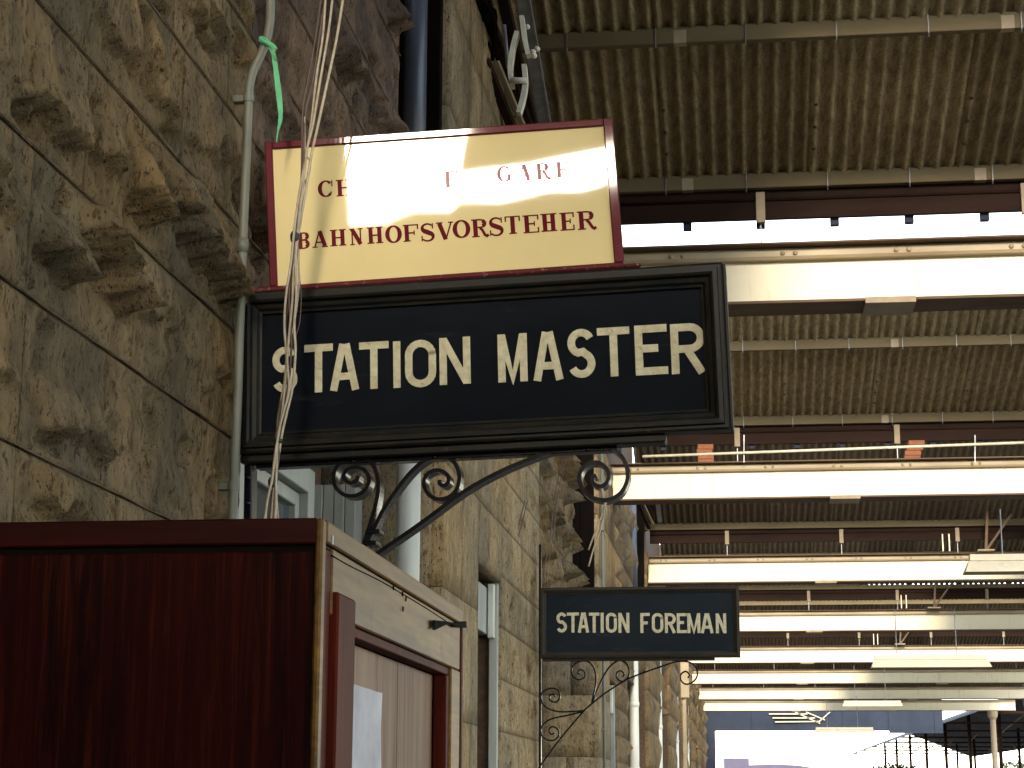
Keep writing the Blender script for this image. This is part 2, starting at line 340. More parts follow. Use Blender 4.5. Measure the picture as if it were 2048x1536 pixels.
# ------------------------------------------------------------------ the station wall
W = -1.35; DEP = .60
wall = thing('station_wall', 'long wall of rock-faced brown sandstone blocks running down the left side', 'wall', (W, 4.0, 0))
H = .299; Z0 = 2.540 - 8*H
def stone_mesh(y0, y1, z0, z1, nu, nv, rough, seed, face='x', xo=W, pit=False):
    """one block: drafted margins, a bulging hewn face that breaks off in conchoidal chips below"""
    rnd = random.Random(seed); V, Fc = [], []
    L, Hh = y1-y0, z1-z0; sd = Vector((seed*3.17 % 97, seed*1.31 % 83, seed*.77 % 71))
    g = .0022; mgn = .024
    nb = rnd.choice((1, 1, 2, 2, 3)) if L > .35 else 1
    lump = []
    for b in range(nb):
        c = (b+.5)/nb+rnd.uniform(-.15, .15)
        lump.append((c, rnd.uniform(.30, .55)/nb, rnd.uniform(.14, .55), rough*rnd.choice((.3, .6, 1.0, 1.35, 1.7)), rnd.uniform(.35, .9), rnd.uniform(-.5, .5)))
    pits = []
    if pit:
        for b in range(rnd.choice((3, 4, 6))): pits.append((L*(.5+rnd.gauss(0, .10)), Hh*(.5+rnd.gauss(0, .12)), rnd.uniform(.030, .070)))
    for j in range(nv+1):
        for i in range(nu+1):
            u, v = i/nu, j/nv; y = y0+g+(L-2*g)*u; z = z0+g+(Hh-2*g)*v
            em = min(u*L, (1-u)*L, v*Hh, (1-v)*Hh)
            en = min(1, max(0, (em-mgn*.4)/(mgn*.7)))
            P = Vector((y, z, 0))+sd; h = 0.0
            if rough > 0:
                j1 = abs(noise.noise(Vector((y*11, sd.x, z*2)))); j2 = abs(noise.noise(Vector((y*31, sd.y, z*6)))); n5 = noise.noise(Vector((y*5, z*4, sd.x)))
                for (c, wd, vb, a, tp, sl_) in lump:
                    e = vb+.26*j1+.10*j2+sl_*(u-c)
                    du = abs(u-c+.05*n5)/(wd*1.2)
                    if du >= 1: continue
                    side = min(1, (1-du)*3.5)
                    if v > e: hh = a*max(0, 1-(v-e)/tp)
                    else: hh = a*(1-min(1, (e-v)/.045)) - a*.35*max(0, 1-(e-v)/.16)
                    hh *= side; h = max(h, hh) if hh > 0 else min(h, hh)+max(0, h)
                n1 = noise.noise(P*6.0); n2 = noise.noise(Vector((P.x*30, P.y*5, sd.z))); n3 = noise.noise(P*48)
                fac = abs(noise.noise(P*9+Vector((5, 5, 5))))
                fac2 = abs(noise.noise(P*21+Vector((2, 7, 1)))); fac3 = abs(noise.noise(Vector((P.x*13, P.y*4.5, 3))))
                h += .55*.06*(.20*n1+.12*n2-.42*fac-.34*fac2+.22*fac3+.10*n3)+rough*(.10*n1-.15*fac)
                pk = noise.noise(Vector((y*7.5, z*8.5, sd.y+9)))
                if pk > .33: h -= rough*.8*min(1, (pk-.33)*16)
                h *= en
            else:
                n2 = noise.noise(Vector((P.x*60, P.y*4, sd.z))); h = .0016*n2+.0012*noise.noise(P*30)
            for (py_, pz_, pr_) in pits:
                dd = math.hypot(u*L-py_, (v*Hh-pz_)*1.0)/pr_+.5*noise.noise(P*22)
                if dd < 1: h -= .048*min(1, (1-dd)*4)
            if em < 1e-6: h = -.006
            V.append((y, z, h))
    for j in range(nv):
        for i in range(nu):
            k = j*(nu+1)+i; Fc.append((k, k+1, k+nu+2, k+nu+1))
    ring = [i for i in range(nu+1)]+[(j+1)*(nu+1)-1 for j in range(1, nv+1)]+[nv*(nu+1)+i for i in range(nu-1, -1, -1)]+[j*(nu+1) for j in range(nv-1, 0, -1)]
    n0 = len(V)
    V += [(V[k][0], V[k][1], -.06) for k in ring]
    for a in range(len(ring)):
        b = (a+1) % len(ring); Fc.append((ring[b], ring[a], n0+a, n0+b))
    if face == 'x': V = [(xo+h, y, z) for y, z, h in V]
    else: V = [(y, xo-h, z) for y, z, h in V]; 
    return V, Fc
stone_n = [0]
def fill(y0, y1, z0, z1, dens, rough, mat, ln=(.5, .85), face='x', xo=W, two=False, dmin=3, pit=False):
    """courses of blocks over a rectangle of wall"""
    hh = H*2 if two else H
    k = math.floor((z0-Z0)/hh+1e-6); z = Z0+k*hh
    while z < z1-1e-3:
        a, b = max(z, z0), min(z+hh, z1)
        if b-a > .04:
            y = y0; off = random.uniform(.35, 1)
            while y < y1-1e-3:
                l = random.uniform(*ln)*off; off = 1
                e = y+l
                if y1-e < .22: e = y1
                e = min(e, y1)
                nu = max(dmin, int((e-y)*dens)); nv = max(dmin, int((b-a)*dens))
                stone_n[0] += 1
                if stone_n[0] <= 296:
                    r_ = rough*random.choice((.5, .85, 1, 1.15)) if rough else 0
                    o = mk('stone', stone_mesh(y, e, a, b, nu, nv, r_, stone_n[0], face, xo, pit), mat, wall, smooth=False)
                    o.data.polygons.foreach_set('use_smooth', [True]*len(o.data.polygons))
                else:
                    extra.append(stone_mesh(y, e, a, b, max(3, nu), max(3, nv), rough, stone_n[0], face, xo))
                y = e
        z += hh
extra = []
TOP = 6.6
def core(y0, y1, z0, z1, x1=W-.058, x0=W-1.2): return box(x0, x1, y0, y1, z0, z1)
cores = []
# near wall, up to the door opening beside the sign
cores.append(core(-40, 4.86, 0, TOP))
fill(2.55, 4.86, 1.95, 4.75, 84, .060, M['stone'], (.45, .8))
fill(4.86, 7.16, 2.94, 5.25, 48, .065, M['stone_brown'], (.45, .8))
cores.append(core(4.86, 7.16, 2.94, TOP))
# recess back
cores.append(core(4.86, 8.49, 0, TOP, W-DEP))
# pier beyond the first slot, window, pier
fill(8.49, 9.70, 1.5, 5.9, 9, 0, M['stone_smooth'], (1.2, 1.3), two=True)
cores.append(core(8.502, 9.70, 0, TOP))
fill(W-DEP, W-.004, 1.5, 4.3, 10, 0, M['stone_smooth'], (.6, .7), face='y', xo=8.49, two=True)
fill(9.70, 10.67, 2.80, 5.9, 20, .008, M['stone_smooth'], (.97, 1.0), two=True)
cores.append(core(9.70, 10.67, 2.80, TOP)); cores.append(core(9.70, 10.67, 0, 2.80, W-.32))
fill(10.67, 12.76, 1.5, 5.9, 30, .010, M['stone_smooth'], (1.0, 1.1), pit=True)
cores.append(core(10.67, 12.76, 0, TOP))
# second bay
fill(12.76, 15.45, 3.02, 5.7, 26, .11, M['stone'], (.6, .9))
cores.append(core(12.76, 15.45, 3.02, TOP)); cores.append(core(12.76, 18.3, 0, TOP, W-DEP))
fill(W-DEP, W-.004, 1.5, 4.0, 8, 0, M['stone_smooth'], (.6, .7), face='y', xo=18.3, two=True)
fill(18.3, 20.0, 1.2, 5.2, 5, 0, M['stone_smooth'], (1.7, 1.8), two=True)
cores.append(core(18.312, 20.0, 0, TOP))
fill(20.0, 21.0, 2.8, 5.2, 6, .03, M['stone'], (1, 1.1), two=True)
cores.append(core(20.0, 21.0, 2.8, TOP)); cores.append(core(20.0, 21.0, 0, 2.8, W-.32))
fill(21.0, 23.2, 1.2, 5.2, 8, .055, M['stone'], (.9, 1.2))
cores.append(core(21.0, 23.2, 0, TOP))
y = 23.2
far_slots = []
while y < 92:
    cores.append(core(y, y+2.7, 3.0, TOP)); cores.append(core(y, y+5.4, 0, TOP, W-DEP)); far_slots.append(y)
    fill(y, y+2.7, 3.0, 5.3, 4, .09, M['stone'], (1.2, 1.4), two=True)
    fill(y+5.4, y+9.2, 1.2, 5.3, 4, .06, M['stone'], (1.0, 1.5), two=True)
    cores.append(core(y+5.4, y+9.2, 0, TOP)); y += 9.2
mk('wall_core', join(*cores), M['mortar'], wall)
if extra:
    o = mk('far_stones', join(*extra), M['stone'], wall, smooth=True); o['kind'] = 'stuff'

# mortar beads that stand a little proud of the ledges on the near courses
def bead(z, y0, y1):
    P = [Vector((W+.001+.0015*noise.noise(Vector((t*9, z*5, 0))), t, z+.005*noise.noise(Vector((t*3.0, z, 3)))+.003*noise.noise(Vector((t*14.0, z, 5))))) for t in [y0+(y1-y0)*k/60 for k in range(61)]]
    return tube(P, [0.0019+.0022*noise.noise(Vector((p.y*11, z, 7))) for p in P], 5)
mk('pointing', join(*[bead(Z0+k*H, 2.55, 4.85) for k in range(7, 15)], *[bead(Z0+k*H, 4.87, 7.15) for k in range(10, 17)]), M['pointing'], wall, smooth=True)

# ------------------------------------------------------------------ doors and windows in the recesses
def door(y0, y1, label, xr, zt=2.98, zoomed=True):
    d = thing('door', label, 'door', (xr, (y0+y1)/2, 0))
    x = xr+.03; fr = .11
    mk('frame', join(cbox(xr, xr+.12, y0, y0+fr, 0, zt), cbox(xr, xr+.12, y1-fr, y1, 0, zt), cbox(xr, xr+.12, y0+fr, y1-fr, zt-fr, zt), cbox(xr+.005, xr+.10, y0+fr, y1-fr, 2.32, 2.42)), M['frame_grey'], d)
    n = 3; ww = (y1-y0-2*fr)/n
    for i in range(n):
        a = y0+fr+i*ww; b = a+ww
        q = mk('panel', join(cbox(x, x+.05, a+.005, a+.10, .02, 2.315), cbox(x, x+.05, b-.10, b-.005, .02, 2.315), cbox(x, x+.05, a+.10, b-.10, .02, .22), cbox(x, x+.05, a+.10, b-.10, 2.2, 2.315), cbox(x, x+.05, a+.10, b-.10, 1.0, 1.12), box(x+.01, x+.022, a+.09, b-.09, .2, 1.02)), M['frame_grey'], d)
        mk('pane', box(x+.012, x+.02, a+.095, b-.095, 1.10, 2.21), M['glass'], q, base=d.location)
        mk('transom_frame', join(cbox(x, x+.05, a+.004, a+.07, 2.425, zt-fr-.004), cbox(x, x+.05, b-.07, b-.004, 2.425, zt-fr-.004), cbox(x, x+.05, a+.07, b-.07, 2.425, 2.49), cbox(x, x+.05, a+.07, b-.07, zt-fr-.065, zt-fr-.004)), M['frame_grey'], d)
        mk('transom_pane', box(x+.012, x+.02, a+.065, b-.065, 2.485, zt-fr-.06), M['glass'], d)
    return d
door(4.90, 7.85, 'grey painted double door with glazed transom, recessed below the large black sign', W-DEP, 2.98)
door(12.80, 16.6, 'grey painted door in the recess under the smaller black sign', W-DEP, 2.98)
# pale jamb lining standing on the reveal, seen under the sign
jl = thing('jamb_lining', 'pale grey boarded jamb lining beside the glazed door under the large black sign', 'door lining', (W-DEP+.06, 8.2, 0))
for i in range(4):
    xa = W-DEP+.002+i*.052
    mk('board', cbox(xa, xa+.050, 8.30+.004*(i % 2), 8.468, 0, 3.0, .004), M['frame_grey'], jl)
def window(y0, y1, zt, label, depth):
    d = thing('window', label, 'window', (W-depth, (y0+y1)/2, 1.0)); x = W-depth+.004
    mk('frame', join(cbox(x, x+.07, y0, y0+.07, .9, zt), cbox(x, x+.07, y1-.07, y1, .9, zt), cbox(x, x+.07, y0+.07, y1-.07, zt-.08, zt), cbox(x, x+.07, y0+.07, y1-.07, .9, 1.0)), M['frame_grey'], d)
    mk('blind_box', cbox(x+.075, x+.24, y0+.02, y1-.02, zt-.30, zt-.03), M['frame_grey'], d)
    mk('transom', cbox(x+.003, x+.06, y0+.07, y1-.07, 2.32, 2.38), M['frame_dark'], d)
    mk('jamb_lining', cbox(x+.245, W-.02, y1-.035, y1+.014, .9, zt-.002), M['frame_grey'], d)
    mk('blind_end', cbox(x+.245, W-.035, y1-.10, y1-.036, zt-.32, zt-.01), M['pipe_white'], d)
    mk('pane', box(x+.02, x+.03, y0+.068, y1-.068, .99, zt-.078), M['glass'], d)
    return d
window(9.72, 10.65, 2.79, 'tall grey framed window just beyond the wooden notice cabinet', .32)
window(20.02, 20.98, 2.79, 'tall grey framed window beyond the smaller black sign', .32)

# ------------------------------------------------------------------ rainwater pipes in the slots
def downpipe(x, y, r, z0, z1, label, mat, grp='downpipes in the wall slots', collars=(1.9, 2.75), split=None):
    t = thing('downpipe', label, 'downpipe', (x, y, z0), grp)
    if split:
        mk('pipe', tube([(x, y, z0), (x, y, split)], r, 20), mat, t, smooth=True)
        mk('upper_pipe', tube([(x, y, split+.001), (x, y, z1)], r, 20), M['pipe_shade'], t, smooth=True)['label'] = 'upper length of pipe, its shade painted slate blue'  # upper length coloured dark to stand for its shade
    else: mk('pipe', tube([(x, y, z0), (x, y, z1)], r, 20), mat, t, smooth=True)
    for z in collars:
        if z0 < z < z1: mk('collar', tube([(x, y, z-.035), (x, y, z-.03), (x, y, z+.03), (x, y, z+.035)], [r+.001, r+.009, r+.009, r+.001], 20, False), mat, t, smooth=True)
    return t
p0 = at(816, 1050, 1, 8.25)
dp_ = downpipe(p0.x, 8.25, .056, 0, 3.45, 'downpipe in the slot behind the two large signs, off white, with shade painted slate blue above', M['pipe_white'], collars=(1.2, 3.3))
mk('upper_pipe', tube([(p0.x, 8.25, 3.451), (p0.x, 8.25, 6.4)], .056, 20), M['pipe_shade'], dp_, smooth=True)['label'] = 'upper length of pipe, its shade painted slate blue'
for (ya, yb_, lab) in ((8.40, 8.478, 'dark brown boards added for the shade in the upper wall slot beside the cream sign'), (18.2, 18.288, 'dark brown boards added for the shade in the upper wall slot above the smaller sign'), (28.45, 28.58, 'dark brown boards added for the shade in the third wall slot, right of the small sign')):
    t = thing('slot_shade_board', lab, 'boarding', (W-.3, ya, 3.4)); ww = (DEP-.035)/4  # dark boards stand in for the shade high in the slots
    for k in range(4): mk('board', cbox(W-DEP+.003+k*ww, W-DEP+k*ww+ww, ya+.006*(k % 2), yb_, 3.45, 6.3, .004), M['groove'], t)
p1 = at(1268, 1400, 1, 24.8)
downpipe(p1.x, 24.8, .062, 0, 5.6, 'off white downpipe showing just below the smaller black sign, with shade painted slate blue higher up', M['pipe_white'], split=4.15)
for i, yy in enumerate((33.5, 42.8, 52)):
    downpipe(W-.05, yy, .06, 0, 5.6, ['pale downpipe third along the receding wall', 'pale downpipe fourth along the receding wall', 'farthest pale downpipe on the receding wall'][i], M['pipe_white'], split=4.2)
cn = tag(mk('thin_conduit', join(tube([(W+.03, 18.55, .3), (W+.03, 18.55, 5.0)], .016, 8), *[cbox(W-.01, W+.05, 18.52, 18.58, z, z+.02) for z in (1.2, 2.2, 3.2, 4.2)]), M['conduit'], smooth=True, base=Vector((W+.03, 18.55, .3))), 'thin grey conduit up the pale pier behind the smaller sign', 'conduit')
bt_, tp_ = at(1370, 1396, 1, 38), at(1370, 1325, 1, 38)
hp = tag(mk('junction_box', join(cbox(bt_.x-.085, bt_.x+.085, 37.9, 38.2, bt_.z, tp_.z, .01), cbox(bt_.x-.06, bt_.x+.02, 38.0, 38.1, .5, bt_.z, .01)), M['cream_top'], base=Vector((bt_.x, 38, .5))), 'tall cream metal trunking box on the far wall right of the smaller sign', 'cable box')

# ------------------------------------------------------------------ girders and roof bays
XL, XR = W-.15, 10.6
BY = [12.3, 20.8, 29.3, 38.4, 47.8, 57.0, 66.6, 76.0]
bnames = ['nearest broad cream girder, its left end hidden behind the large signs', 'second cream girder with bricks standing on its top', 'third cream girder, just above the smaller black sign', 'fourth cream girder, level with the lettering of the smaller sign', 'fifth cream girder, at the foot of the smaller sign', 'sixth cream girder, above the strip light with the broad reflector', 'seventh cream girder down the platform canopy', 'last cream girder, ending on a round column']
def girder(yb, label, near, xl=XL, xr=XR):
    g = thing('girder', label, 'girder', (xl, yb, 4.85), 'cream girders carrying the platform roof')
    mk('web', box(xl, xr, yb-.01, yb+.01, 4.862, 5.25), M['cream'], g)
    segs = []; x = xl; k = 0
    sp = [xl, 1.25+.02*(yb-12), 6.3, xr]
    for a, b in zip(sp[:-1], sp[1:]):
        mk('bottom_flange', cbox(a, b-(.34 if b < xr else 0), yb-.17, yb+.17, 4.838, 4.858, .003), M['flange'], g)
    for b in sp[1:-1]:
        mk('splice_plate', cbox(b-.338, b-.002, yb-.175, yb+.175, 4.820, 4.862, .003), M['splice'], g)
    prof = [(.0, 5.172), (.055, 5.175), (.066, 5.195), (.066, 5.238), (.055, 5.255), (.0, 5.256)]
    V = []; n = len(prof)
    for x in (xl, xr): V += [(x, yb-.0105-d, z) for d, z in prof]
    mk('top_angle', (V, [(i, (i+1) % n, n+(i+1) % n, n+i) for i in range(n)]+[tuple(range(n)), tuple(range(2*n-1, n-1, -1))]), M['cream_top'], g)
    mk('top_flange', box(xl, xr, yb-.16, yb+.16, 5.260, 5.272), M['flange'], g)
    if near:
        x = xl+.35
        while x < 5.5:
            for dx in (0, .085): mk('rivet', ball((x+dx, yb-.080, 5.214), .017, 8, 1, .7, 1), M['splice'], g, smooth=True)
            x += .765
    return g
for i, yb in enumerate(BY): girder(yb, bnames[i], i < 3, XR*0+(W-.15), 10.6 if i < 7 else 11.0)
girder(3.8, 'cream girder overhead, out of the picture above the signs', False)

TAN = math.tan(rad(17.2))
CORR = .1045; SW = 1.0; ns_ = 10
def sheet_mesh(length):
    V, Fc = [], []; nx = 84; ny = 3
    for j in range(ny+1):
        yy = -length*(1-j/ny)
        for i in range(nx+1):
            x = (SW*1.05)*i/nx; V.append((x, yy, -yy*TAN + .025*math.cos(2*math.pi*x/CORR)+.005*(1 if i > 74 else 0)))
    for j in range(ny):
        for i in range(nx):
            k = j*(nx+1)+i; Fc.append((k, k+1, k+nx+2, k+nx+1))
    me = bpy.data.meshes.new('roof_sheet'); me.from_pydata(V, [], Fc); me.polygons.foreach_set('use_smooth', [True]*len(Fc)); me.update(); return me
def roof(yb, label, near, la, length=3.1, zb=5.795, open_to=4.3, far=False):
    r = thing('roof_bay', label, 'roof', (XL, yb, zb), 'corrugated roof bays between the girders')
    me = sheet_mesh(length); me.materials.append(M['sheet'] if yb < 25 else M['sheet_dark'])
    x = W-.10; k = 0
    while x < XR:
        o = bpy.data.objects.new('roof_sheet', me); COL.objects.link(o); o.parent = r
        ov = .06 if abs(yb-38.4) < .1 else .22; o.location = (x-XL, ov, (.004 if k % 2 else 0)-ov*TAN+.019)
        if near: 
            [mk('seam_bolt', ball((x+.055, yb-t, zb+t*TAN-.006), .013, 6), M['tape'], r) for t in (.3, .53, .76, 1.5)]
        x += SW*1.0; k += 1
    # purlins with galvanised lap pieces and hook bolts
    for yy in (yb, yb-la, yb-la-1.5):
        if yy < yb-length: continue
        zz = zb+(yb-yy)*TAN-.001
        mk('purlin', cbox(W-.05, XR, yy-.03, yy+.03, zz-.085, zz+(0 if abs(yb-38.4) < .1 and yy == yb else .024), .004), M['purlin'], r)
        if near:
            for q in range(0, 9, 2): mk('purlin_cleat', cbox(W+1.05+q, W+1.13+q, yy-.033, yy+.031, zz-.087, zz+.001, .002), M['splice'], r)
        if near:
            x = W+.38
            while x < 7.2:
                mk('hook_bolt', tube([(x, yy-.040, zz+.030), (x, yy-.040, zz-.095), (x, yy-.02, zz-.112)], .0045, 5), M['galv'], r)
                x += .558
    if abs(yb-38.4) < .1: mk('closure_strip', box(W-.05, 2.75, yb-.02, yb+.02, zb-.001, zb+.03), M['purlin'], r)
    # dark timber gutter board under the eave
    mk('gutter_board', join(cbox(W+.02, XR, yb+.04, yb+.075, 5.50, zb-.012, .004)), M['fascia'], r)
    mk('gutter_lip', tube([(W+.02, yb+.036, 5.64), (XR, yb+.036, 5.64)], .012, 8), M['fascia'], r, smooth=True)
    for q in range(7):
        xx = .24+1.80*q-.02*(yb-12.3)
        if xx > XR-.3: continue
        mk('bracket', cbox(xx-.032, xx+.032, yb+.005, yb+.038, 5.47, 5.69, .003), M['splice'], r)
        mk('post', box(xx-.005, xx+.005, yb+.05, yb+.06, 5.273, 5.499), M['galv'], r)
    if near:
        for q in range(19):
            xx = .24-1.53+.51*q; mk('glazing_clip', cbox(xx-.03, xx+.03, yb+.08, yb+.13, 5.455, 5.515, .003), M['far_blue'], r)
    if far is False:
        pass
    return r
rl = ['brown corrugated roof bay in front of the nearest girder, dark along its eave', 'brown corrugated roof bay between the first and second girders', 'corrugated roof bay between the second and third girders', 'shadowy corrugated roof bay between the third and fourth girders', 'shadowy roof bay between the fourth and fifth girders', 'thin dark roof bay between the fifth and sixth girders', 'thin dark roof bay between the sixth and seventh girders', 'last dark roof bay before the canopy end']
for i, yb in enumerate(BY): roof(yb, rl[i], i < 2, (1.5, 1.6, 1.5, 1.5, 1.5, 1.5, 1.5, 1.5)[i], 2.0 if i == 4 else 3.35)
roof(3.8, 'corrugated roof bay overhead, above the camera', False, 1.2)

# unseen boarding added to block light: everything behind the camera but a few openings,
# the bay over the near signs, and the track side of the open bays
bd_ = thing('light_block_ceiling', 'unseen dark boarding added to block light over the near platform, above and behind the signs, out of the picture', 'ceiling', (4, 0, 5.9))
def slab(x0, x1, ya, za, yb, zb, nm='light_block_panel'):
    mk(nm, ([(x0, ya, za), (x1, ya, za), (x1, yb, zb), (x0, yb, zb), (x0, ya, za+.05), (x1, ya, za+.05), (x1, yb, zb+.05), (x0, yb, zb+.05)], [(0, 1, 2, 3), (7, 6, 5, 4), (0, 4, 5, 1), (1, 5, 6, 2), (2, 6, 7, 3), (3, 7, 4, 0)]), M['flange'], bd_)
def plate(pts, z=5.75):
    n = len(pts)
    mk('light_block_panel', ([(x, y, z) for x, y in pts]+[(x, y, z+.05) for x, y in pts], [tuple(range(n)), tuple(range(2*n-1, n-1, -1))]+[(i, (i+1) % n, n+(i+1) % n, n+i) for i in range(n)]), M['flange'], bd_)
XW = W-.3
plate([(XW, -40), (XR+1, -40), (XR+1, -6.6), (XW, -6.6)])
plate([(XW, -6.598), (-1.0, -6.598), (-1.0, -5.352), (XW, -5.352)])
plate([(5, -6.598), (XR+1, -6.598), (XR+1, -5.352), (5, -5.352)])
# opening cut to shape the glare: its ragged far edge shows up mirrored in the enamel of the cream sign
plate([(XW, -5.35), (XR+1, -5.35), (XR+1, 1.2-2.5), (2.6, -1.45), (1.2, -2.2), (.62, -2.55), (.45, -2.75), (.2, -2.78), (-.1, -3.05), (-.42, -3.08), (-.47, -3.3), (-.75, -3.32), (-.95, -3.62), (-1.22, -3.7), (-1.222, -1.0), (XW, -1.0)])
plate([(XW, .55), (XW, -.998), (-.42, -.998), (-.44, -2.25), (.0, -2.05), (.62, -1.6), (1.6, -1.0), (2.6, -.2), (2.602, .55)])
plate([(2.604, .55), (2.604, -.9), (5, -.2), (XR+1, -.2), (XR+1, .55)])
slab(W-.3, XR+.1, .56, 5.78, .60, 6.9)
slab(W-.3, .5, 4.2, 5.95, 9.3, 6.80)
slab(5.5, XR+.1, 4.2, 5.95, 9.3, 6.80)
slab(.502, 5.498, 4.2, 5.95, 5.2, 6.117)
mk('light_block_panel', box(W-.3, XR+1, -40.1, -40, 0, 5.8), M['flange'], bd_)
for k, yb in enumerate(BY[:-1]):
    xs = (4.6, 4.4, 4.3, 8.5, 4.0, 3.8, 3.6)[k]  # boards added to block light and dim the girders on the right
    n = thing('roof_light_block', 'dark boarding added to block light high over the track side, just beyond the '+('nearest', 'second', 'third', 'fourth', 'fifth', 'sixth', 'seventh')[k]+' girder', 'boarding', (xs, yb+3, 6.3), 'added light-blocking boards over the track side of the roof openings')
    mk('board', ([(xs, yb+.35, 5.95), (XR, yb+.35, 5.95), (XR, BY[k+1]-3.15, 6.85), (xs, BY[k+1]-3.15, 6.85), (xs, yb+.35, 6.0), (XR, yb+.35, 6.0), (XR, BY[k+1]-3.15, 6.9), (xs, BY[k+1]-3.15, 6.9)], [(0, 1, 2, 3), (7, 6, 5, 4), (0, 4, 5, 1), (1, 5, 6, 2), (2, 6, 7, 3), (3, 7, 4, 0)]), M['flange'], n)
# ------------------------------------------------------------------ the two big signs
def moulding(fr, u0, u1, v0, v1, mat, parent, wd, depth, name='moulding'):
    """mitred picture-frame moulding of stepped section, one piece per side"""
    sec = [(0, -.02), (0, depth*.62), (wd*.10, depth*.72), (wd*.22, depth*.72), (wd*.26, depth*.98), (wd*.45, depth), (wd*.56, depth*.93), (wd*.62, depth*.60), (wd*.80, depth*.52), (wd*.90, depth*.30), (wd, depth*.26), (wd, 0.0)]
    cor = [(u0, v0, 1, 1), (u1, v0, -1, 1), (u1, v1, -1, -1), (u0, v1, 1, -1)]; n = len(sec)
    for i in range(4):
        a, b = cor[i], cor[(i+1) % 4]
        V = [fr.p(a[0]+a[2]*s, a[1]+a[3]*s, d) for s, d in sec]+[fr.p(b[0]+b[2]*s, b[1]+b[3]*s, d) for s, d in sec]
        mk(name, (V, [(k, k+1, n+k+1, n+k) for k in range(n-1)]), mat, parent)
# sans letters: strokes on a 1 x 1 box (u right, v up), sw = stroke width over letter height
def arc(cx, cy, rx, ry, a0, a1, n=12): return [(cx+rx*math.cos(rad(a0+(a1-a0)*k/n)), cy+ry*math.sin(rad(a0+(a1-a0)*k/n))) for k in range(n+1)]
def sans(ch, wr, s):
    h = s/2; w = wr
    if ch == 'I': return [[(w/2, 0), (w/2, 1)]]
    if ch == 'T': return [[(w/2, 0), (w/2, 1-s)], [(0, 1-h), (w, 1-h)]]
    if ch == 'A': return [[(h*.9, 0), (w/2-h*.45, 1)], [(w-h*.9, 0), (w/2+h*.45, 1)], [(w*.24, .30), (w*.76, .30)]]
    if ch == 'N': return [[(h, 0), (h, 1)], [(w-h, 0), (w-h, 1)], [(h*1.1, .97), (w-h*1.1, .03)]]
    if ch == 'M': return [[(h, 0), (h, 1)], [(w-h, 0), (w-h, 1)], [(h*1.1, .97), (w/2, .08), (w-h*1.1, .97)]]
    if ch == 'E': return [[(h, 0), (h, 1)], [(s, 1-h), (w, 1-h)], [(s, h), (w, h)], [(s, .53), (w*.72, .53)]]
    if ch == 'F': return [[(h, 0), (h, 1)], [(s, 1-h), (w, 1-h)], [(s, .50), (w*.78, .50)]]
    if ch == 'O':
        r = w/2-h; P = arc(w/2, 1-h-r, r, r, 0, 180, 10)+arc(w/2, h+r, r, r, 180, 360, 10); return [P+[P[0], P[1]]]
    if ch == 'R':
        r = .255-h/2; return [[(h, 0), (h, 1)], [(s, 1-h)]+arc(w-h-r*1.0, 1-h-r, r, r, 90, -90, 10)+[(s, 1-h-2*r)], [(w*.50, 1-h-2*r-h*.6), (w-h, 0)]]
    if ch == 'S':
        rx = w/2-h; ry = (1-s)/4
        return [arc(w/2, 1-h-ry, rx, ry, 25, 250, 14)+[(w*.56, .53), ]+arc(w/2, h+ry, rx, ry, 65, -155, 14)]
    return []
def put_sans(fr, ch, pl, pr, ptop, pbot, parent, mat, sw, n0=.0, hgt=None):
    pm = (pl+pr)/2; u0, _ = fr.uv(pl, pbot); u1, v0 = fr.uv(pr, pbot); _, v0 = fr.uv(pm, pbot); _, v1 = fr.uv(pm, ptop)
    h = v1-v0; wr = (u1-u0)/h; parts = []
    for k, st in enumerate(sans(ch, wr, sw)):
        st = [(u0+x*h, v0+y*h) for x, y in st]
        parts.append(ribbon(fr, st, sw*h, n0-.001, n0+.0022+.0003*k))
    return mk('letter', join(*parts), mat, parent)

# main black sign
fs = Frame(at(482+2, 912, 1, 4.78), rad(1.5), rad(0))
uL, vL = fs.uv(482, 912); u2, v2 = fs.uv(1464, 862)
fs = Frame(fs.p(uL, vL), rad(1.5), math.atan2(v2-vL, u2-uL))
uw, _ = fs.uv(1462, 862); _, vt0 = fs.uv(498, 592); _, vt1 = fs.uv(1456, 527); vt = (vt0+vt1)/2
sm = thing('large_sign', 'large black moulded wooden sign reading STATION MASTER in cream capitals', 'sign', fs.p(0, 0, 0))
mk('board', fs.box(.035, uw-.035, .035, vt-.035, -.022, 0), M['board_black'], sm)
moulding(fs, 0, uw, 0, vt, M['mould'], sm, .060, .042)
mk('back_rail', fs.box(.0, uw-.17, -.022, -.0, -.050, .012, .004), M['mould'], sm)
mk('end_board', join(fs.box(uw, uw+.008, .004, vt-.004, -.05, .030, .002)), M['mould_far'], sm)
LT = [('S', 545, 595, 694, 785), ('T', 609, 666, 689, 785), ('A', 661, 718, 688, 781), ('T', 719, 778, 684, 778), ('I', 787, 802, 683, 776), ('O', 811, 873, 680, 775), ('N', 880, 942, 675, 769), ('M', 997, 1056, 668, 764), ('A', 1068, 1127, 664, 761), ('S', 1137, 1192, 658, 756), ('T', 1197, 1262, 655, 753), ('E', 1272, 1337, 650, 750), ('R', 1344, 1413, 647, 747)]
for ch, a, b, t, bt in LT: put_sans(fs, ch, a, b, t, bt, sm, M['letter'], .152, .001)

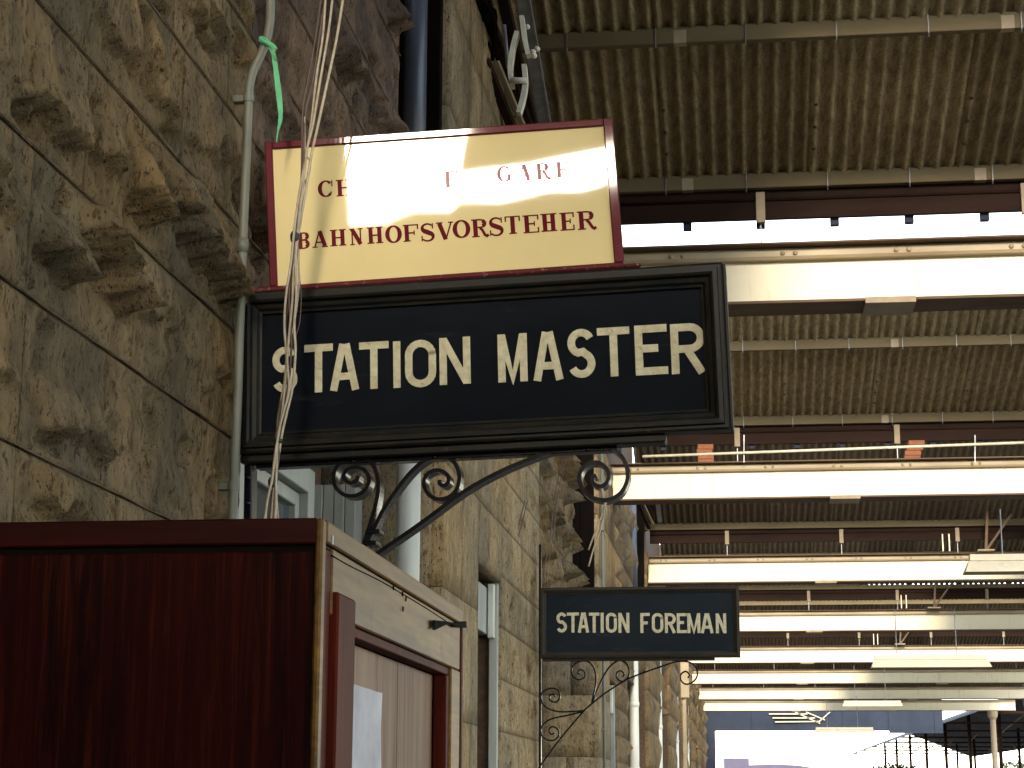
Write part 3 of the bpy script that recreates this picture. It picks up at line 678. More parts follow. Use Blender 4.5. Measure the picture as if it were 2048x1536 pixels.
# cream and maroon sign on top of it
fu = Frame(at(540, 568, 1, 4.775), rad(-5.5), 0)
uL, vL = fu.uv(540, 570); u2, v2 = fu.uv(1248, 521)
fu = Frame(fu.p(uL, vL), rad(-5.5), math.atan2(v2-vL, u2-uL))
uw2, _ = fu.uv(1248, 518); _, a_ = fu.uv(548, 290); _, b_ = fu.uv(1245, 230); vt2 = (a_+b_)/2
su = thing('upper_sign', 'cream sign with maroon border and serif words, mounted above the large black sign', 'sign', fu.p(0, 0, 0))
mk('panel', fu.box(.014, uw2-.014, -.01, vt2-.014, -.012, 0), M['sign_cream'], su)
bd = .022
mk('border', fu.box(0, bd, -.006, vt2, -.018, .008, .003), M['maroon'], su)
mk('border', fu.box(uw2-bd*1.25, uw2, -.006, vt2, -.018, .008, .003), M['maroon'], su)
mk('border', fu.box(bd, uw2-bd*1.25, vt2-bd, vt2, -.018, .008, .003), M['maroon'], su)
mk('base_rail', join(fu.box(-.048, uw2-.001, -.022, -.0065, -.02, .0125, .004), fu.box(uw2-.001, uw2+.045, -.022, -.012, -.02, .0105, .003)), M['maroon_dull'], su)

def serif(ch, w, T, t):
    """slab-serif capitals: list of (points, width); T thick stem, t thin stroke; s = serif height"""
    s = .07; e = .09
    def stem(x): return [([(x, s), (x, 1-s)], T)]
    def sf(x, y, ww=None): ww = ww or T+2*e; return [([(x-ww/2, y), (x+ww/2, y)], s)]
    l, r = e+T/2, w-e-T/2; b, tp = s/2, 1-s/2
    if ch == 'H': return stem(l)+stem(r)+sf(l, b)+sf(l, tp)+sf(r, b)+sf(r, tp)+[([(l+T/2, .5), (r-T/2, .5)], t)]
    if ch == 'E': return stem(l)+[([(0, b), (w, b)], s), ([(0, tp), (w, tp)], s), ([(l+T/2, .51), (w*.72, .51)], t), ([(w-.04, s), (w-.04, .30)], .08), ([(w-.04, 1-s), (w-.04, .72)], .08), ([(w*.72, .38), (w*.72, .64)], .07)]
    if ch == 'F': return stem(l)+sf(l, b)+[([(0, tp), (w, tp)], s), ([(l+T/2, .50), (w*.72, .50)], t), ([(w-.04, 1-s), (w-.04, .70)], .08), ([(w*.72, .37), (w*.72, .63)], .07)]
    if ch == 'B': return stem(l)+sf(l-.02, b, T+2*e-.04)+sf(l-.02, tp, T+2*e-.04)+[([(l+T/2, 1-s/2)]+arc(w-.33, .76, .24, .205, 90, -90, 10)+[(l+T/2, .54)], t), ([(l+T/2, .53)]+arc(w-.34, .285, .27, .245, 90, -90, 10)+[(l+T/2, s/2)], t), (arc(w-.33, .76, .215, .17, 60, -60, 8), T*.8), (arc(w-.34, .285, .24, .20, 60, -60, 8), T*.85)]
    if ch == 'R': return stem(l)+sf(l, b)+sf(l-.02, tp, T+2*e-.04)+[([(l+T/2, 1-s/2)]+arc(w-.42, .745, .25, .21, 90, -90, 10)+[(l+T/2, .53)], t), (arc(w-.42, .745, .225, .175, 60, -60, 8), T*.85), ([(w*.50, .50), (w*.62, .40), (w-.20, .10), (w-.10, .03), (w, .10)], T*.62)]
    if ch == 'D': return stem(l)+sf(l-.02, b, T+2*e-.04)+sf(l-.02, tp, T+2*e-.04)+[([(l+T/2, 1-s/2)]+arc(w-.46, .5, .40, .465, 90, -90, 14)+[(l+T/2, s/2)], t), (arc(w-.46, .5, .37, .42, 50, -50, 8), T)]
    if ch == 'N': return [([(l, s), (l, 1-s)], t)]+[([(r, s), (r, 1-s)], t)]+sf(l, b, .28)+sf(l-.03, tp, .26)+sf(r, tp, .28)+[([(l, .97), (r, .03)], T)]
    if ch == 'A': return [([(.12, s), (w/2-.03, 1)], t), ([(w-.16, s), (w/2-.02, 1)], T), ([(w*.25, .32), (w*.72, .32)], t)]+sf(.12, b, .30)+sf(w-.17, b, .36)
    if ch == 'V': return [([(.17, 1-s), (w/2+.02, 0)], T), ([(w-.12, 1-s), (w/2+.03, 0)], t)]+sf(.17, tp, .36)+sf(w-.13, tp, .28)
    if ch == 'T': return [([(w/2, s), (w/2, 1-s)], T), ([(0, tp), (w, tp)], s), ([(.04, 1-s), (.04, .70)], .08), ([(w-.04, 1-s), (w-.04, .70)], .08)]+sf(w/2, b)
    if ch == 'O': P = arc(w/2, .5, w/2-.07, .46, 90, 450, 28); return [(P+[P[1]], [t+(T-t)*abs(math.cos(rad(90+360*k/28)))**1.5 for k in range(30)])]
    if ch == 'C': return [(arc(w/2, .5, w/2-.07, .46, 42, 318, 24), [t+(T-t)*abs(math.cos(rad(42+276*k/24)))**1.5 for k in range(25)]), ([(w-.06, .62), (w-.06, .98)], .07), (arc(w/2, .5, w/2-.07, .46, 318, 335, 3), t)]
    if ch == 'G': return [(arc(w/2, .5, w/2-.07, .46, 42, 318, 24), [t+(T-t)*abs(math.cos(rad(42+276*k/24)))**1.5 for k in range(25)]), ([(w-.06, .62), (w-.06, .98)], .07), ([(w-.14, .08), (w-.14, .42)], T*.8), ([(w-.38, .44), (w+.02, .44)], s)]
    if ch == 'S':
        P = arc(w/2, .74, w/2-.10, .21, 30, 250, 12)+arc(w/2, .25, w/2-.08, .22, 70, -150, 12); n = len(P)
        return [(P, [t+(T*1.05-t)*math.exp(-((k-(n-1)/2)/(n*.20))**2) for k in range(n)]), ([(w-.09, .68), (w-.09, .97)], .07), ([(.07, .03), (.07, .32)], .07)]
    return []
def put_serif(ch, pl, pr, ptop, pbot):
    lm = M['letter_glare'] if ptop < 343 else M['letter_maroon']
    pm = (pl+pr)/2; u0, _ = fu.uv(pl, pbot); u1, _ = fu.uv(pr, pbot); _, v0 = fu.uv(pm, pbot); _, v1 = fu.uv(pm, ptop); h = v1-v0; parts = []
    for k, (st, wd) in enumerate(serif(ch, (u1-u0)/h, .24, .085)):
        st = [(u0+x*h, v0+y*h) for x, y in st]; wd = [q*h for q in wd] if isinstance(wd, list) else wd*h
        parts.append(ribbon(fu, st, wd, -.001, .0008+.00012*k))
    mk('letter', join(*parts), lm, su)
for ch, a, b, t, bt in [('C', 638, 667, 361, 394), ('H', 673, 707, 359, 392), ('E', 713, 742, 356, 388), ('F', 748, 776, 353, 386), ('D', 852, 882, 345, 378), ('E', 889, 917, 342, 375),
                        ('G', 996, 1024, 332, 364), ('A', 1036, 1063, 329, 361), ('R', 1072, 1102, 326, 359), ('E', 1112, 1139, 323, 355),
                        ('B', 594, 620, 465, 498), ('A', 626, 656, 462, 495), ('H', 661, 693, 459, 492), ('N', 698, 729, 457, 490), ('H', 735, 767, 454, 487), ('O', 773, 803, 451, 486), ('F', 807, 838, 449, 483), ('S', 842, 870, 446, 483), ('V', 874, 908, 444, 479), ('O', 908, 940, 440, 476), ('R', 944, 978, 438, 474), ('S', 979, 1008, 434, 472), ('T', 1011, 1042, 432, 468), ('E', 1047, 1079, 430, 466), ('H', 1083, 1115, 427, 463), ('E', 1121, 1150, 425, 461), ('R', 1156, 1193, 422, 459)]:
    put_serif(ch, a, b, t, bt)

# wrought iron scroll bracket under the black sign
def zp(pts, z, ox, oy): return [(ox+x/z, oy+y/z) for x, y in pts]
def scroll(fr, pts, wd, n0, n1, parent, name, mat, nn=5):
    P = [Vector((*fr.uv(*p), 0)) for p in pts]
    P = cr(P, nn)
    return mk(name, ribbon(fr, [(p.x, p.y) for p in P], wd, n0, n1), mat, parent)
br = thing('scroll_bracket', 'heavy black wrought iron bracket of three scrolls under the large black sign', 'bracket', fs.p(0, -.4, -.02))
LONG = [(-330, 1350), (-50, 1140), (200, 950), (440, 780), (700, 600), (960, 410), (1180, 290), (1400, 200), (1560, 152), (1680, 134), (1800, 150), (1885, 215), (1915, 320), (1880, 415), (1800, 462), (1705, 448), (1645, 390), (1632, 315), (1675, 255), (1745, 245), (1797, 290), (1798, 350), (1760, 383), (1715, 368), (1707, 335), (1730, 318)]
BB = [(330, 850), (370, 740), (430, 620), (480, 520), (560, 400), (650, 290), (740, 220), (820, 200), (890, 235), (925, 310), (915, 390), (870, 442), (800, 458), (742, 425), (717, 362), (742, 307), (800, 287), (850, 310), (864, 350), (840, 378), (812, 368), (812, 345)]
AA = [(330, 850), (362, 740), (400, 620), (440, 480), (452, 380), (436, 290), (390, 228), (310, 210), (235, 240), (194, 305), (198, 380), (250, 432), (320, 438), (378, 400), (398, 340), (370, 288), (310, 272), (262, 292), (252, 335), (285, 363), (325, 350), (333, 322)]
scroll(fs, zp(LONG, 2.926, 600, 840), .0105, -.065, -.012, br, 'long_scroll', M['iron'])
scroll(fs, zp(BB, 2.926, 600, 840), .0105, -.066, -.014, br, 'right_scroll', M['iron'])
scroll(fs, zp(AA, 2.926, 600, 840), .0105, -.064, -.010, br, 'left_scroll', M['iron'])
for (x, y_) in ((705, 912), (868, 909), (1175, 887)):
    u_, v_ = fs.uv(x, y_); mk('rivet', ball(fs.p(u_, -.029, -.010), .0075, 8), M['iron'], br, smooth=True)
for (x, y_) in ((742, 1062), (735, 1085)):
    u_, v_ = fs.uv(x, y_); mk('collar_band', fs.box(u_-.016, u_+.022, v_-.006, v_+.006, -.064, -.006, .002), M['iron'], br)
a0 = fs.uv(487, 915)[0]; b0 = fs.uv(487, 1400)[1]
mk('wall_bar', fs.box(a0, a0+.022, b0, -.024, -.06, -.005, .003), M['iron'], br)
mk('top_bar', fs.box(a0+.03, uw-.30, -.034, -.0225, -.055, -.012, .002), M['iron'], br)
for v in (-.06, -.13, -.2): mk('bolt', ball(fs.p(a0+.012, v, .0), .008, 8), M['iron'], br, smooth=True)

# the smaller sign
fq = Frame(at(1080, 1317, 1, 12.45), rad(0), 0)
u2, v2 = fq.uv(1482, 1315); fq = Frame(fq.O, rad(0), math.atan2(v2, u2))
uw3, _ = fq.uv(1481, 1315); _, vt3 = fq.uv(1080, 1176)
sf_ = thing('small_sign', 'smaller slate black sign reading STATION FOREMAN, farther down the wall', 'sign', fq.p(0, 0, 0))
mk('board', fq.box(.03, uw3-.03, .03, vt3-.03, -.02, 0), M['board_slate'], sf_)
moulding(fq, 0, uw3, 0, vt3, M['mould_far'], sf_, .042, .03)
mk('back_rail', fq.box(.02, uw3-.17, -.018, -.0, -.04, .0, .003), M['mould_far'], sf_)
for ch, a, b in zip('STATIONFOREMAN', (1113, 1134, 1156, 1178, 1202, 1212, 1237, 1281, 1304, 1330, 1354, 1375, 1402, 1432), (1134, 1158, 1178, 1199, 1207, 1234, 1259, 1300, 1327, 1352, 1374, 1401, 1427, 1453)):
    q = (a-1113)/340*2; put_sans(fq, ch, a, b, 1225+q, 1265+q*.8, sf_, M['letter'], .15, .001)
b2 = thing('scroll_bracket', 'thin black wrought iron bracket with small curls under the smaller sign', 'bracket', fq.p(0, -.7, -.02))
D_ = dict(
 long_scroll=[(290, 1535), (440, 1330), (620, 1115), (690, 1050), (790, 970), (930, 880), (1000, 845), (1120, 800), (1250, 755), (1340, 728), (1430, 732), (1485, 780), (1490, 840), (1455, 885), (1405, 900), (1368, 870), (1368, 825), (1405, 803), (1433, 830), (1420, 852)],
 upper_scroll=[(690, 1050), (705, 980), (722, 890), (715, 800), (680, 740), (620, 722), (560, 750), (537, 800), (560, 852), (605, 866), (640, 840), (632, 802), (602, 790), (585, 812), (600, 828)],
 middle_scroll=[(700, 1040), (730, 950), (775, 850), (830, 765), (895, 722), (945, 735), (972, 780), (970, 840), (925, 880), (882, 852), (882, 812), (915, 800), (936, 825), (925, 845)],
 wall_scroll=[(640, 1100), (560, 1106), (440, 1108), (350, 1078), (307, 1015), (325, 955), (390, 930), (440, 952), (448, 1005), (415, 1036), (375, 1020), (375, 985), (405, 978), (412, 1000)],
 lower_scroll=[(620, 1110), (500, 1138), (380, 1165), (318, 1215), (307, 1270), (345, 1318), (405, 1325), (443, 1285), (430, 1240), (390, 1222), (368, 1250), (385, 1280), (408, 1270)])
for k, (nm, pts) in enumerate(D_.items()):
    scroll(fq, zp(pts, 3.783, 1000, 1130), .0100, -.045-.001*k, -.022+.001*k, b2, nm, M['iron'], 4)
c0 = fq.uv(1079, 1317)[0]; mk('wall_bar', fq.box(c0-.006, c0+.010, -.80, vt3+.30, -.05, -.01, .002), M['iron'], b2)

# ------------------------------------------------------------------ conduit, ribbon, cables
YC = 4.66
def P3(pts, y, dy=0): return [at(x, yy, 1, y+dy*k/max(1, len(pts)-1)) for k, (x, yy) in enumerate(pts)]
cdp = thing('conduit', 'grey green painted conduit pipe running down the stone wall beside the signs', 'conduit', at(466, 1030, 1, YC))
pts = [(546, -60), (541, -10), (540, 40), (533, 80), (520, 112), (506, 142), (499, 172), (497, 205), (492, 330), (487, 450), (480, 640), (475, 800), (469, 940), (465, 1040), (462, 1150), (452, 1500)]
mk('pipe', tube(cr(P3(pts, YC), 5), .0125, 14), M['conduit'], cdp, smooth=True)
for (x, yy) in ((497, 197), (467, 972)):
    c = at(x, yy, 1, YC); mk('saddle_clip', join(tube([c+Vector((0, 0, -.010)), c+Vector((0, 0, .010))], .0155, 14), cbox(c.x-.045, c.x-.010, c.y-.006, c.y+.02, c.z-.010, c.z+.010, .002)), M['conduit'], cdp)
mk('coupling', tube([at(486, 478, 1, YC), at(485, 505, 1, YC)], .0155, 14), M['conduit'], cdp, smooth=True)
def flat(pts, y, wd, tw=0):
    V, Fc = [], []; P = cr([Vector(p) for p in P3(pts, y)], 4)
    for i, p in enumerate(P):
        a = tw*i/len(P); ww = wd[min(len(wd)-1, i*len(wd)//len(P))] if isinstance(wd, list) else wd
        s_ = Vector((math.cos(a), math.sin(a), 0))*ww/2; V += [p-s_+Vector((0, .0006, 0)), p+s_+Vector((0, .0006, 0)), p+s_-Vector((0, .0006, 0)), p-s_-Vector((0, .0006, 0))]
    for i in range(len(P)-1):
        for k in range(4): Fc.append((i*4+k, i*4+(k+1) % 4, i*4+4+(k+1) % 4, i*4+4+k))
    return V, Fc
rb = thing('ribbon', 'bright green ribbon knotted round the bent conduit, its tail hanging down', 'ribbon', at(540, 100, 1, YC-.03))
mk('tail', flat([(541, 92), (548, 112), (553, 150), (559, 200), (561, 235), (556, 262), (553, 285)], YC-.02, [.014, .012, .013, .015, .016, .015, .012, .008, .004, .003], 1.0), M['green'], rb)
mk('knot', join(tube(cr(P3([(519, 76), (530, 84), (543, 93), (548, 103)], YC-.022), 4), [.003+.003*math.sin(k*.25) for k in range(13)], 8), flat([(533, 82), (545, 88), (552, 97)], YC-.026, .010, .6), flat([(549, 98), (546, 108), (552, 120)], YC-.026, .010, -.6)), M['green'], rb)
mk('loop', tube(cr(P3([(518, 78), (524, 74), (536, 82), (540, 92), (532, 90), (518, 80)], YC-.018), 4), .003, 6), M['green'], rb, smooth=True)
cb = thing('cable_bundle', 'bundle of thin pale and brown cables hanging in front of both large signs', 'cables', at(545, 1030, 1, 4.5))
YB = 4.52
lines = [
 ([(652, -20), (645, 70), (632, 150), (622, 240), (612, 310), (600, 380), (592, 440), (588, 475), (582, 530), (572, 590), (568, 650), (572, 720), (568, 780), (560, 850), (552, 900), (545, 960), (536, 1000), (530, 1045)], .0031, 'cable_white'),
 ([(665, -20), (656, 60), (640, 160), (626, 250), (614, 300), (606, 370), (597, 440), (591, 478), (586, 530), (583, 600), (578, 660), (574, 720), (578, 780), (566, 830), (556, 870), (552, 930), (550, 1000), (548, 1045)], .0031, 'cable_white'),
 ([(688, -20), (672, 80), (650, 180), (632, 260), (620, 310), (610, 372), (600, 430), (593, 478), (590, 520), (592, 590), (588, 650), (590, 700), (584, 770), (572, 820), (562, 862), (556, 900), (548, 960), (541, 1045)], .0034, 'cable_white'),
 ([(650, -20), (636, 70), (624, 150), (610, 210), (606, 260), (604, 330), (596, 400), (588, 470), (580, 530), (576, 600), (580, 680), (574, 760), (560, 830), (549, 870), (556, 905), (550, 960), (545, 1045)], .0028, 'cable_brown'),
 ([(640, -20), (628, 70), (615, 150), (604, 215), (602, 300), (600, 360), (590, 420), (586, 480), (578, 560), (568, 640), (570, 740), (556, 820), (554, 880), (547, 950), (536, 1045)], .0024, 'cable_brown'),
 ([(607, 230), (608, 300), (618, 320), (614, 345), (602, 370), (595, 430), (591, 480), (594, 560), (586, 640), (572, 700), (566, 760), (552, 840), (553, 900), (548, 970), (552, 1045)], .0022, 'cable_white'),
 ([(593, 480), (594, 540), (597, 590), (594, 640), (586, 670), (584, 700)], .0012, 'cable_brown')]
for k, (pts, r_, mt) in enumerate(lines):
    P = P3(pts, YB); P = [p+Vector((0, .006*math.sin(k*2.1+i*.7)+.004*k, 0)) for i, p in enumerate(P)]
    mk('cable', tube(cr(P, 5), r_*1.12, 7), M[mt], cb, smooth=True)
for (x, yy, hh) in ((590, 474, 10), (557, 882, 4), (546, 965, 10)):
    a, b = at(x+.5, yy-hh, 1, YB+.012), at(x-.5, yy+hh, 1, YB+.012); mk('tape', tube([a, a*.7+b*.3, a*.3+b*.7, b], [.010, .0135, .0125, .010], 9), M['tape'], cb, smooth=True)
# string tied to the end scroll of the bracket
stg = thing('string', 'pale knotted string hanging from the right hand scroll of the iron bracket', 'string', fs.p(*fs.uv(1200, 985), -.03))
yy_ = fs.p(*fs.uv(1200, 985), -.03).y
mk('knot', tube(cr(P3([(1198, 962), (1205, 985), (1206, 1000), (1212, 1008)], yy_-.01), 4), [.004, .0045, .005, .005, .0045, .004, .0035, .003, .003, .003, .003, .003, .003][:13], 7), M['cable_white'], stg, smooth=True)
mk('strand', tube(cr(P3([(1209, 1005), (1200, 1040), (1186, 1075), (1177, 1100)], yy_-.01), 5), .0022, 6), M['cable_white'], stg, smooth=True)
mk('strand', tube(cr(P3([(1211, 1005), (1204, 1050), (1188, 1095), (1177, 1133)], yy_-.012), 5), .0024, 6), M['cable_white'], stg, smooth=True)
mk('strand', tube(cr(P3([(1210, 1006), (1213, 1022), (1206, 1042)], yy_-.012), 5), .0018, 6), M['cable_white'], stg, smooth=True)
# thin wires on the pitted pier
for k, (pts, lab) in enumerate([([(1128, 905), (1110, 990), (1100, 1080), (1090, 1130), (1086, 1175)], 'thin wire hanging in front of the rough stones above the smaller sign'), ([(1050, 1000), (1035, 1060), (1020, 1110), (1004, 1160), (1000, 1200)], 'thin wire drooping over the window beyond the cabinet')]):
    tag(mk('wire', join(tube(cr(P3(pts, 11.5), 4), .0035, 6), tube(cr([p+Vector((.018, 0, .002)) for p in P3(pts, 11.5)], 4), .003, 6)), M['cable_brown'], smooth=True, base=at(*pts[-1], 1, 11.5)), lab, 'wire')

# ------------------------------------------------------------------ the wooden cabinet
q = at(635, 1035, 1, 3.0); XC, ZC = q.x, q.z; Y0, Y1 = 3.0, 4.60; XB = W+.015
cab = thing('notice_cabinet', 'tall mahogany cabinet in the left foreground with worn golden front frame', 'cabinet', (XC, 3.8, 0))
z_r = ZC-.044
mk('top_board', cbox(XB, XC, Y0, Y1, z_r, ZC, .003), M['mahogany_red'], cab)
mk('groove', cbox(XB+.01, XC-.005, Y0+.012, Y1-.01, z_r-.012, z_r-.0005, .001), M['groove'], cab)
mk('side_panel', cbox(XB, XC-.004, Y0+.002, Y0+.024, 0, z_r-.0125, .002), M['mahogany'], cab)
mk('back_panel', box(XB, XB+.02, Y0+.03, Y1-.03, 0, z_r-.02), M['mahogany'], cab)
mk('far_side_panel', cbox(XB, XC-.004, Y1-.024, Y1-.002, 0, z_r-.0125, .002), M['mahogany'], cab)
def cy(px, py): return at(px, py, 0, XC)
yA = cy(655, 1150).y
mk('corner_post', cbox(XC-.003, XC+.010, Y0-.001, Y0+.028, 0, ZC-.001, .004), M['gold_wood'], cab)
mk('corner_post', cbox(XC-.003, XC+.006, Y0+.030, yA-.002, 0, z_r-.002, .003), M['mahogany_post'], cab)
ztr = cy(700, 1205).z
zr1 = ZC-.040
mk('top_rail', cbox(XC-.03, XC+.012, Y0+.0285, Y1, zr1+.0015, ZC-.0005, .003), M['gold_wood'], cab)
mk('lower_rail', cbox(XC-.03, XC+.009, yA, Y1-.03, ZC-.155, zr1-.001, .003), M['gold_wood'], cab)
yS = cy(688, 1300).y
mk('door_stile', cbox(XC-.03, XC+.020, yA+.005, yS, 0, ZC-.115, .004), M['mahogany_post'], cab)
yE = cy(888, 1360).y
mk('right_stile', cbox(XC-.03, XC+.010, yE+.055, Y1-.03, 0, ZC-.156, .003), M['gold_wood'], cab)
mk('end_post', cbox(XC-.03, XC+.013, Y1-.028, Y1, 0, zr1, .003), M['mahogany_post'], cab)
mk('inner_lip', join(cbox(XC-.028, XC+.002, yS+.001, yE+.054, ZC-.175, ZC-.156, .002), cbox(XC-.028, XC+.004, yE+.012, yE+.054, 0, ZC-.1755, .002)), M['mahogany_post'], cab)
yy = yS+.001; nb = 5; ww = (yE+.012-yy)/nb
for i in range(nb):
    mk('board', cbox(XC-.045, XC-.030+.0012*(i % 2), yy+i*ww+.0008, yy+(i+1)*ww-.0008, 0, ZC-.176, .0015), M['ply'], cab)
XP = XC-.024
pa, pb = at(676, 1358, 0, XP), at(757, 1386, 0, XP)
V, Fc = [], []
for j in range(13):
    for i in range(11):
        u, v = i/10, j/12; yv = pa.y+(pb.y-pa.y)*u; zv = pa.z+(pb.z-pa.z)*u-.9*v
        V.append((XP+.012*math.sin(u*7+v*9)*u*min(1, v*3)+.008*abs(math.sin(v*13+u*11))*u, yv-.003*math.sin(v*9)*(u > .9), zv))
for j in range(12):
    for i in range(10): k = j*11+i; Fc.append((k, k+1, k+12, k+11))
mk('paper_notice', (V, Fc), M['paper'], cab, smooth=True)
hk = [(865, 1250), (885, 1246), (897, 1246), (910, 1250), (928, 1249)]
V, Fc = [], []
for i, (x, y_) in enumerate(hk):
    p = at(x, y_, 0, XC+.016); hw = (.011, .0045, .0022, .006, .0085)[i]
    V += [p+Vector((0, 0, -hw)), p+Vector((0, 0, hw)), p+Vector((.006, .004, hw)), p+Vector((.006, .004, -hw))]
for i in range(len(hk)-1):
    for k in range(4): Fc.append((i*4+k, i*4+(k+1) % 4, i*4+4+(k+1) % 4, i*4+4+k))
Fc += [(0, 1, 2, 3), (16, 19, 18, 17)]
tag(mk('turn_button', (V, Fc), M['groove'], base=Vector((XC+.016, Y1-.1, ZC-.2))), 'small bent black metal catch at the far end of the cabinet rail', 'catch')
pt_ = at(665, 1081, 0, XC+.0125); mk('white_tag', box(XC+.0125, XC+.0135, pt_.y-.006, pt_.y+.006, pt_.z-.007, pt_.z+.009), M['paper'], cab)
for (x, y_) in ((787, 1175), (805, 1188), (812, 1198), (806, 1218)):
    p = at(x, y_, 0, XC+.0125); mk('nail_hole', ball(p, .0035, 6, .6, 1, 2), M['groove'], cab)
crk = [at(x, y_, 0, XC+.0095) for x, y_ in ((662, 1110), (700, 1132), (757, 1160), (800, 1185), (850, 1215), (893, 1243))]
mk('crack', tube(cr(crk, 4), .0012, 5), M['groove'], cab)

# ------------------------------------------------------------------ clutter at the roof's wall edge, one set per bay
def clutter(dy, near, lab):
    t = thing('eave_bracing', lab, 'bracing', (W+.1, 10+dy, 5.2), 'iron and timber pieces where the roof meets the wall')
    X = W+.06
    def q(px, py, y, dx=0): p = at(px, py, 1, y); return Vector((p.x, p.y+dy, p.z))
    bars = [((905, -40), (1042, 300), 9.2, 10.9, .05, .05, 'fascia'), ((925, -40), (1066, 300), 9.3, 11.2, .03, .03, 'cream_top'), ((950, -40), (1075, 300), 9.4, 11.5, .055, .05, 'fascia'), ((998, -40), (1076, 300), 9.6, 11.8, .06, .07, 'fascia')]
    for a, b, ya, yb_, w1, w2, mt in bars: mk('timber', beam(q(*a, ya), q(*b, yb_), w1, w2), M[mt], t)
    a, b = q(1036, -60, 9.3), q(1092, 262, 10.75)
    mk('edge_angle', join(beam(a, b, .070, .012, Vector((0, -1, .2)))), M['galv'], t)
    if near:
        mk('edge_lip', beam(a+Vector((.036, -.01, 0)), b+Vector((.036, -.01, 0)), .010, .03), M['galv'], t)
        # forked clamp of two bowed plates joined by a pin
        for pl in ([(1035, 66), (1026, 100), (1021, 140), (1025, 175)], [(1049, 132), (1051, 165), (1047, 195), (1038, 228)], [(1044, 35), (1050, 80), (1057, 112)]):
            mk('clamp_plate', ribbon(Frame(Vector((0, 8.9, 0)), 0, 0), [(p.x, p.z) for p in cr([q(x, y_, 8.9) for x, y_ in pl], 4)], .024, -.03, .03), M['steel_light'], t)
        mk('clamp_pin', tube([q(1022, 161, 8.86), q(1053, 161, 8.86)], .016, 10), M['steel_light'], t, smooth=True)
        for (x, y_) in ((1054, 54), (1066, 104), (1074, 98), (1068, 112)):
            mk('bolt', ball(q(x, y_, 9.2), .018, 8, 1, 1, .9), M['steel_light'], t)
        mk('stay_rod', tube([q(1008, 50, 9.0), q(1016, 135, 9.0)], .011, 8), M['galv'], t, smooth=True)
        V = []
        rr = random.Random(3)
        mk('soot_web', join(*[tube(cr([q(rr.uniform(945, 985), rr.uniform(-20, 20), 9.6), q(rr.uniform(955, 995), rr.uniform(20, 60), 9.8), q(rr.uniform(970, 1000), rr.uniform(60, 120), 10)], 3), .012, 5) for _ in range(16)]), M['groove'], t)
    else:
        for k in range(4):
            mk('rod', beam((W+.08+.05*k, yb0+dy_-.9, 5.9), (W+.10+.07*k, yb0+dy_-.1, 5.0), .02, .02), M['steel_light' if k % 2 else 'fascia'], t) if False else None
    return t
clutter(0, True, 'tangle of iron angle, clamps and timbers against the wall, above the cream sign')
clutter(8.5, False, 'iron and timber pieces at the wall end of the second girder')
clutter(17.0, False, 'iron and timber pieces at the wall end of the third girder')

# pipe and brick stubs over the second girder
gp = thing('service_pipe', 'thin pale pipe running level above the second girder', 'pipe', (0, 20.6, 5.36))
a, b = at(1285, 913, 1, 20.5), at(2080, 884, 1, 20.5)
mk('pipe', tube([a, b], .016, 8), M['steel_light'], gp, smooth=True)
for px in (1488, 1950): mk('hanger', beam(at(px, 870, 1, 20.52), at(px, 925, 1, 20.52), .012, .012), M['galv'], gp)
for k, (px, py, lab) in enumerate(((1413, 908, 'left hand stack of red bricks standing on the second girder'), (1828, 897, 'right hand stack of red bricks standing on the second girder'))):
    c = at(px, py, 1, 20.85); bp = thing('brick_stack', lab, 'bricks', (c.x, 20.85, 5.275), 'brick stacks on the second girder')
    for j in range(4):
        dx = random.uniform(-.03, .03)
        mk('brick', cbox(c.x-.09+dx, c.x+.09+dx, 20.80, 20.92, 5.275+j*.058, 5.275+j*.058+.055, .004), M['brick'], bp)

# struts of the roof trusses on the right
def truss(y, x, lab):
    t = thing('roof_strut', lab, 'strut', (x, y, 5.3), 'steel struts on the right of the roof')
    mk('strut', beam((x, y, 5.28), (x+.42, y, 5.85), .035, .035), M['flange'], t)
    mk('strut', beam((x, y, 5.28), (x+.06, y, 6.0), .04, .04), M['flange'], t)
    mk('foot_plate', cbox(x-.13, x+.13, y-.06, y+.06, 5.274, 5.30), M['splice'], t)
    mk('short_post', beam((x-.55, y, 5.28), (x-.55, y, 5.55), .02, .02), M['steel_light'], t)
    mk('short_post', beam((x-.65, y, 5.28), (x-.65, y, 5.55), .02, .02), M['steel_light'], t)
truss(29.0, at(1972, 1105, 1, 29).x, 'splayed steel struts standing over the third girder at the right edge')
truss(38.1, at(1868, 1210, 1, 38.1).x, 'splayed steel struts standing over the fourth girder')
truss(47.5, at(1800, 1288, 1, 47.5).x, 'splayed steel struts standing over the fifth girder')

